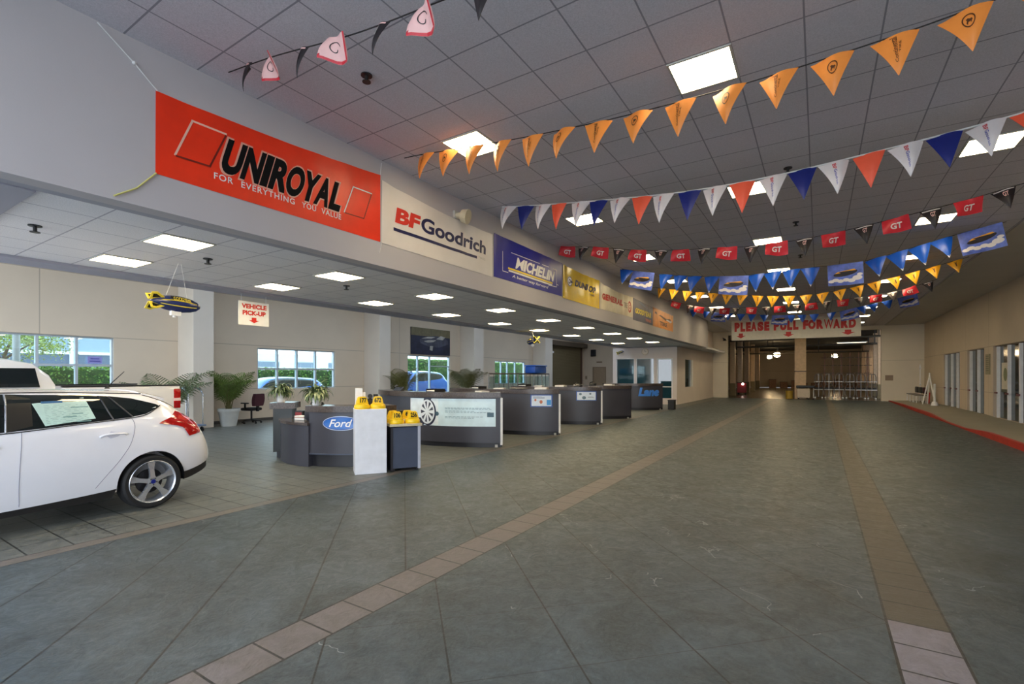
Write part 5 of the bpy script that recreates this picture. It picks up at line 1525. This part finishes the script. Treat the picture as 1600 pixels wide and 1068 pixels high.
MB().cyl((.15, -.5, .02), (.15, -.5, -.12), .06, .13).build('shade', 'darkmetal', t)

# ---------------------------------------------------------------- WORKSHOP beyond the opening
colm = mat('workshop_column_paint', (206, 176, 140), .5, var=.1)
t = thing('structural_column', 'thick pale column standing in the middle of the workshop opening', 'column', (-1.08, 39.6, 0))
MB().box(-.34, .34, -.3, .3, 0, 4.95, .0).build('shaft', colm, t)
MB().box(-.36, .36, -.32, .32, 1.9, 1.95).build('band', 'darkmetal', t)
for k, (y, xl) in enumerate(((43.2, -5.95), (47.5, -5.95), (52.5, -5.95), (58, -6.0), (65, -6.2))):
    for x, nm in ((xl, 'left'), (3.75 + .02 * (y - 43), 'right')):
        t = thing('bay_post', f'pale workshop post on the {nm} side, {ORD[k]} beyond the opening', 'post', (x, y, 0), 0, 'workshop posts')
        MB().box(-.19, .19, -.19, .19, 0, 4.95).build('shaft', colm, t)
        MB().box(-.21, .21, -.21, .21, 0, 1.0).build('guard', mat('olive_guard', (120, 104, 72), .6), t)
for k, (y, z) in enumerate(((41.5, 4.35), (44.5, 4.0), (50, 4.25), (56, 3.9))):
    t = thing('roof_beam', f'grey pipe rail spanning the dark workshop, {ORD[k]} from the opening', 'beam', (0, y, z), 0, 'workshop rails')
    MB().tube([(-8.9, 0, 0), (8.9, 0, 0)], .07, 8).build('pipe', mat('grey_pipe', (96, 90, 80), .4, .3), t)
    mm = MB()
    for x in (-7, -3.5, 0, 3.5, 7): mm.box(x - .03, x + .03, -.03, .03, 0, 4.95 - z)
    mm.build('hanger', 'darkmetal', t)
M['lampglow'] = mat('warm_lamp_glow', (255, 222, 170), .5, emit=30)
def pendant(label, x, y, z, r=.28):
    t = thing('pendant_lamp', label, 'lamp', (x, y, z), 0, 'workshop lamps')
    MB().lathe([(.06, .35), (.1, .3), (r, 0), (r - .02, 0), (.08, .28)], 20).build('shade', 'darkmetal', t, True)
    MB().ball((0, 0, .06), r * .72, 12, (1, 1, .8)).build('bulb', 'lampglow', t, True)
    MB().tube([(0, 0, .35), (0, 0, 4.95 - z)], .012, 6).build('cord', 'string', t)
pendant('glowing warm pendant lamp left of the column in the workshop', -3.45, 54, 3.6, .42)
pendant('small glowing pendant lamp right of the column in the workshop', 4.4, 50, 3.5, .3)
pendant('dim pendant lamp deep in the workshop behind the racks', 1.5, 64, 3.7, .4)
pendant('pendant lamp deep in the workshop at the left', -5.0, 66, 3.8, .4)
# tube lights
t = thing('tube_light', 'pale tube light fixture hanging above the wheeled racks', 'light', (2.0, 42.5, 4.0))
MB().box(-.9, .9, -.08, .08, 0, .06).build('housing', 'white', t)
MB().box(-.85, .85, -.05, .05, -.02, 0).build('tube', mat('tube_glow', (240, 226, 190), .5, emit=1.5), t)
MB().tube([(-.7, 0, .06), (-.7, 0, .95)], .01, 6).tube([(.7, 0, .06), (.7, 0, .95)], .01, 6).build('hanger', 'darkmetal', t)
# wheeled racks
def rack(x, label):
    t = thing('wheeled_rack', label, 'rack', (x, 40.9, 0), 0, 'wheeled racks in the workshop')
    for z0, z1, w in ((.12, 1.0, .26), (1.0, 1.72, .23)):
        pts = [(-w, 0, z0 + .2), (-w, 0, z1 - .2), (-w * .7, 0, z1), (w * .7, 0, z1), (w, 0, z1 - .2), (w, 0, z0 + .2), (w * .7, 0, z0), (-w * .7, 0, z0)]
        MB().tube(pts, .03, 6, True).build('hoop_frame', 'greytube', t)
    for z in (.62, 1.18): MB().box(-.28, .28, -.25, .25, z, z + .045).build('shelf', 'white', t)
    MB().box(-.03, .03, -.03, .03, .14, 1.75).build('post', 'greytube', t)
    for s_ in (-1, 1):
        MB().ball((s_ * .21, -.05, .07), .06, 10).build('caster', 'whitemetal', t, True)
        MB().box(s_ * .13 - .1, s_ * .13 + .1, -.2, .2, .68, .80, .02).build('bin', 'black', t)
M['greytube'] = mat('grey_tube', (112, 104, 96), .35, .5)
for k, x in enumerate((.0, .62, 1.22, 1.84, 2.46, 3.06)):
    rack(x - .0, f'two-tier wheeled rack in the workshop opening, {ORD[k]} to the right of the column')
t = thing('service_cart', 'dark topped service cart with pale front beside the column', 'cart', (-.95, 38.95, 0))
MB().box(-.3, .45, -.25, .2, .12, .75, .02).build('cabinet', mat('pale_cart_panel', (206, 190, 170), .5), t)
MB().box(-.36, .72, -.3, .25, .78, .95, .03).build('top_tray', 'black', t)
for x in (-.22, .36, .66): MB().tube([(x, -.2, .05), (x, -.2, .8)], .025, 6).build('leg', 'whitemetal', t)
for x in (-.22, .36, .66): MB().ball((x, -.2, .05), .05, 8).build('caster', 'black', t, True)
t = thing('drum', 'yellow drum standing left of the workshop column', 'drum', (-1.75, 39.3, 0))
MB().lathe([(0, 0), (.22, 0), (.23, .03), (.22, .25), (.235, .27), (.22, .29), (.22, .52), (.23, .56), (0, .56)], 20).build('shell', mat('mustard_drum', (186, 152, 54), .5), t, True)
t = thing('tool_trolley', 'red tool trolley with a bright lamp far inside the workshop', 'trolley', (-5.6, 46, 0))
MB().box(-.35, .35, -.25, .25, .15, 1.0, .03).build('cabinet', mat('dark_red_cabinet', (150, 30, 30), .4), t)
MB().box(-.38, .38, -.28, .28, 1.0, 1.05).build('top', 'black', t)
MB().ball((.1, -.3, .9), .1, 12).build('lamp', mat('white_work_lamp', (255, 236, 220), .4, emit=3), t, True)
for x in (-.28, .28):
    for y in (-.18, .18): MB().ball((x, y, .07), .07, 8).build('caster', 'black', t, True)
# parts crates along the back wall
random.seed(21)
for k in range(9):
    x = -5 + 1.15 * k + random.uniform(-.2, .2); h = random.uniform(.6, 1.3)
    t = thing('storage_crate', f'brown crate low against the workshop back wall, {ORD[k]} from the left', 'crate', (x, 72.5, 0), random.uniform(-.2, .2), 'crates at the workshop back wall')
    MB().box(-.42, .42, -.35, .35, 0, h, .02).build('body', mat('brown_crate', (112, 78, 52), .7, var=.3), t)
    MB().box(-.44, .44, -.37, .37, h, h + .05).build('lid', mat('dark_crate_lid', (66, 50, 40), .7), t)
for k in range(6):
    x = .4 + .55 * k
    t = thing('shelving_post', f'tall thin shelving upright behind the wheeled racks, {ORD[k]} from the left', 'upright', (x, 45.5, 0), 0, 'shelving uprights')
    MB().box(-.05, .05, -.05, .05, 0, 3.4).build('upright', mat('rust_steel', (112, 74, 48), .5, .3), t)
    mm = MB()
    for z in (.6, 1.2, 1.8, 2.4, 3.0): mm.box(-.24, .24, -.25, .25, z, z + .03)
    mm.build('shelf', 'darkmetal', t)

# ---------------------------------------------------------------- OUTSIDE the left windows
def hedge(label, y0, y1, x, h):
    t = thing('hedge', label, 'hedge', (x, (y0 + y1) / 2, -.1))
    random.seed(int(y0 * 10))
    m = MB()
    L = y1 - y0
    for k in range(int(L * 420)):
        y = random.uniform(-L / 2, L / 2); z = random.uniform(.02, h) ; xx = random.choice((random.uniform(.35, .55), random.uniform(-.5, .5)))
        if xx < .35: z = h + random.uniform(-.08, .08)
        s = random.uniform(.035, .075); d = Vector((random.uniform(-1, 1), random.uniform(-1, 1), random.uniform(-1, 1))).normalized(); e = d.orthogonal().normalized(); p = Vector((xx, y, z))
        m.quad(p - d * s, p + e * s * .6, p + d * s, p - e * s * .6)
    m.build('leaves', mat('hedge_leaf', (104, 138, 54), .6, var=.5, scale=2), t)
    MB().box(-.5, .42, -L / 2, L / 2, 0, h - .05).build('core', mat('hedge_core', (48, 74, 30), .8, var=.4), t)
hedge('trimmed green hedge outside the window behind the pickup', -1.0, 11.5, -24.5, 2.0)
hedge('trimmed green hedge outside the four-pane window', 12.5, 21.5, -24.5, 2.05)
hedge('taller green hedge outside the tall window and beyond', 22.0, 46.0, -24.5, 2.85)
t = thing('leafy_tree', 'small leafy tree outside the window behind the pickup', 'tree', (-23.0, 4.55, -.1))
random.seed(11); m = MB()
random.seed(13)
CL = [Vector((random.gauss(0, .4), random.gauss(.1, .8), random.gauss(3.0, .38))) for _ in range(26)]
for k in range(4200):
    c_ = CL[k % 26]
    p = c_ + Vector((random.gauss(0, .2), random.gauss(0, .24), random.gauss(0, .16)))
    if p.z < 2.15: continue
    s = random.uniform(.025, .055); d = Vector((random.uniform(-1, 1), random.uniform(-1, 1), random.uniform(-1, 1))).normalized(); e = d.orthogonal().normalized()
    m.quad(p - d * s, p + e * s * .6, p + d * s, p - e * s * .6)
m.build('crown', mat('tree_leaf', (172, 184, 110), .6, var=.5, scale=3), t)
MB().tube([(0, 0, 0), (.05, .05, 1.5), (0, .0, 2.4), (.1, .2, 3.1)], [.07, .06, .05, .03], 8).tube([(0, 0, 2.2), (-.1, -.5, 2.9)], [.04, .02], 6).tube([(0, 0, 2.3), (.1, .7, 2.9)], [.04, .02], 6).build('trunk', mat('tree_bark', (110, 92, 76), .8), t, True)
t = thing('lamp_post', 'grey pole standing outside the window behind the pickup', 'pole', (-19.5, 4.1, -.1))
MB().cyl((0, 0, 0), (0, 0, 4.2), .09, .08).build('pole', mat('grey_pole', (176, 176, 180), .5), t)
MB().box(-.14, .14, -.14, .14, 0, .06).build('base_plate', 'darkmetal', t)
t = thing('warehouse_building', 'pale grey building across the yard outside the left window', 'building', (-48, 6, -.1))
MB().box(-4, 4, -16, 12, 0, 9).build('wall', mat('pale_blue_grey_cladding', (150, 166, 178), .7), t)
MB().box(4, 4.1, -16, 12, 1.9, 3.2).build('dark_band', mat('slate_band', (96, 106, 124), .7), t)
MB().box(4, 4.15, -16, 12, 3.2, 3.4).box(4, 4.12, -16, 12, 5.4, 5.5).build('ledge', mat('white_ledge', (236, 238, 240), .6), t)
for y in (-4, 1.0, 6, 11): MB().box(4, 4.2, y - .15, y + .15, 0, 9).build('downpipe', 'white', t)
t = thing('office_building', 'long pale low building far across the yard outside the four-pane window', 'building', (-75, 70, -.1))
MB().box(-5, 5, -32, 40, 0, 5.0).build('wall', mat('pale_far_wall', (186, 188, 190), .7), t)
bd = MB()
for k in range(11): bd.box(5, 5.1, -30 + 6.2 * k, -26.5 + 6.2 * k, 3.0, 3.8)
bd.build('window_band', mat('grey_far_windows', (96, 108, 124), .4), t)
t = thing('window_notice', 'small lilac notice stuck on the window behind the pickup', 'notice', (-17.22, 5.2, 1.98))
MB().box(0, .006, -.16, .16, 0, .2).build('sheet', mat('lilac_sheet', (150, 150, 214), .5), t)
Print(lambda u, v: Vector((.009, u, v))).rect(-.1, .1, .12, .15).rect(-.12, .12, .05, .08).build('text_lines', mat('violet_notice_text', (84, 84, 170), .5), t)
bluep = mat('blue_car_paint', (34, 104, 206), .2, var=.05, coat=.7)
hatchback('blue car parked outside the four-pane window', (-20.2, 13.9, -.1), math.radians(88), bluep, False, (1, 1, 1.12))
hatchback('blue car parked outside the tall window', (-20.0, 22.4, -.1), math.radians(88), bluep, False, (1.0, 1, 1.34))
hatchback('white car parked outside, its roof just showing in the left window', (-20.6, 8.4, -.1), math.radians(92), white_paint, False, (1, 1, .98))

# ---------------------------------------------------------------- CAMERA, LIGHT, RENDER LOOK
cam = bpy.data.cameras.new('camera'); co = bpy.data.objects.new('camera', cam); COL.objects.link(co)
co.location = (0, 0, 1.65)
yaw = math.atan(479 / 755)
co.rotation_euler = (PI / 2, 0, yaw)
cam.sensor_width = 36; cam.lens = 755 / 1600 * 36; cam.shift_y = 52 / 1600
cam.clip_start = .05; cam.clip_end = 500
S.camera = co
W = bpy.data.worlds.new('world'); S.world = W; W.use_nodes = True
nt = W.node_tree; bg = nt.nodes['Background']
tc = nt.nodes.new('ShaderNodeTexCoord'); sp = nt.nodes.new('ShaderNodeSeparateXYZ'); nt.links.new(tc.outputs['Generated'], sp.inputs[0])
rp = nt.nodes.new('ShaderNodeValToRGB'); nt.links.new(sp.outputs[2], rp.inputs[0])
rp.color_ramp.elements[0].position = 0.0; rp.color_ramp.elements[0].color = (.87, .93, 1.0, 1)
rp.color_ramp.elements[1].position = .6; rp.color_ramp.elements[1].color = (.70, .83, 1.0, 1)
nt.links.new(rp.outputs[0], bg.inputs[0]); bg.inputs[1].default_value = 2.3
S.view_settings.view_transform = 'Standard'; S.view_settings.look = 'None'
S.view_settings.exposure = 1.38; S.view_settings.gamma = 1; S.view_settings.use_curve_mapping = False
S.cycles.max_bounces = 8; S.cycles.diffuse_bounces = 5; S.cycles.glossy_bounces = 4; S.cycles.transparent_max_bounces = 16
S.cycles.sample_clamp_indirect = 6
S.cycles.caustics_reflective = False; S.cycles.caustics_refractive = False
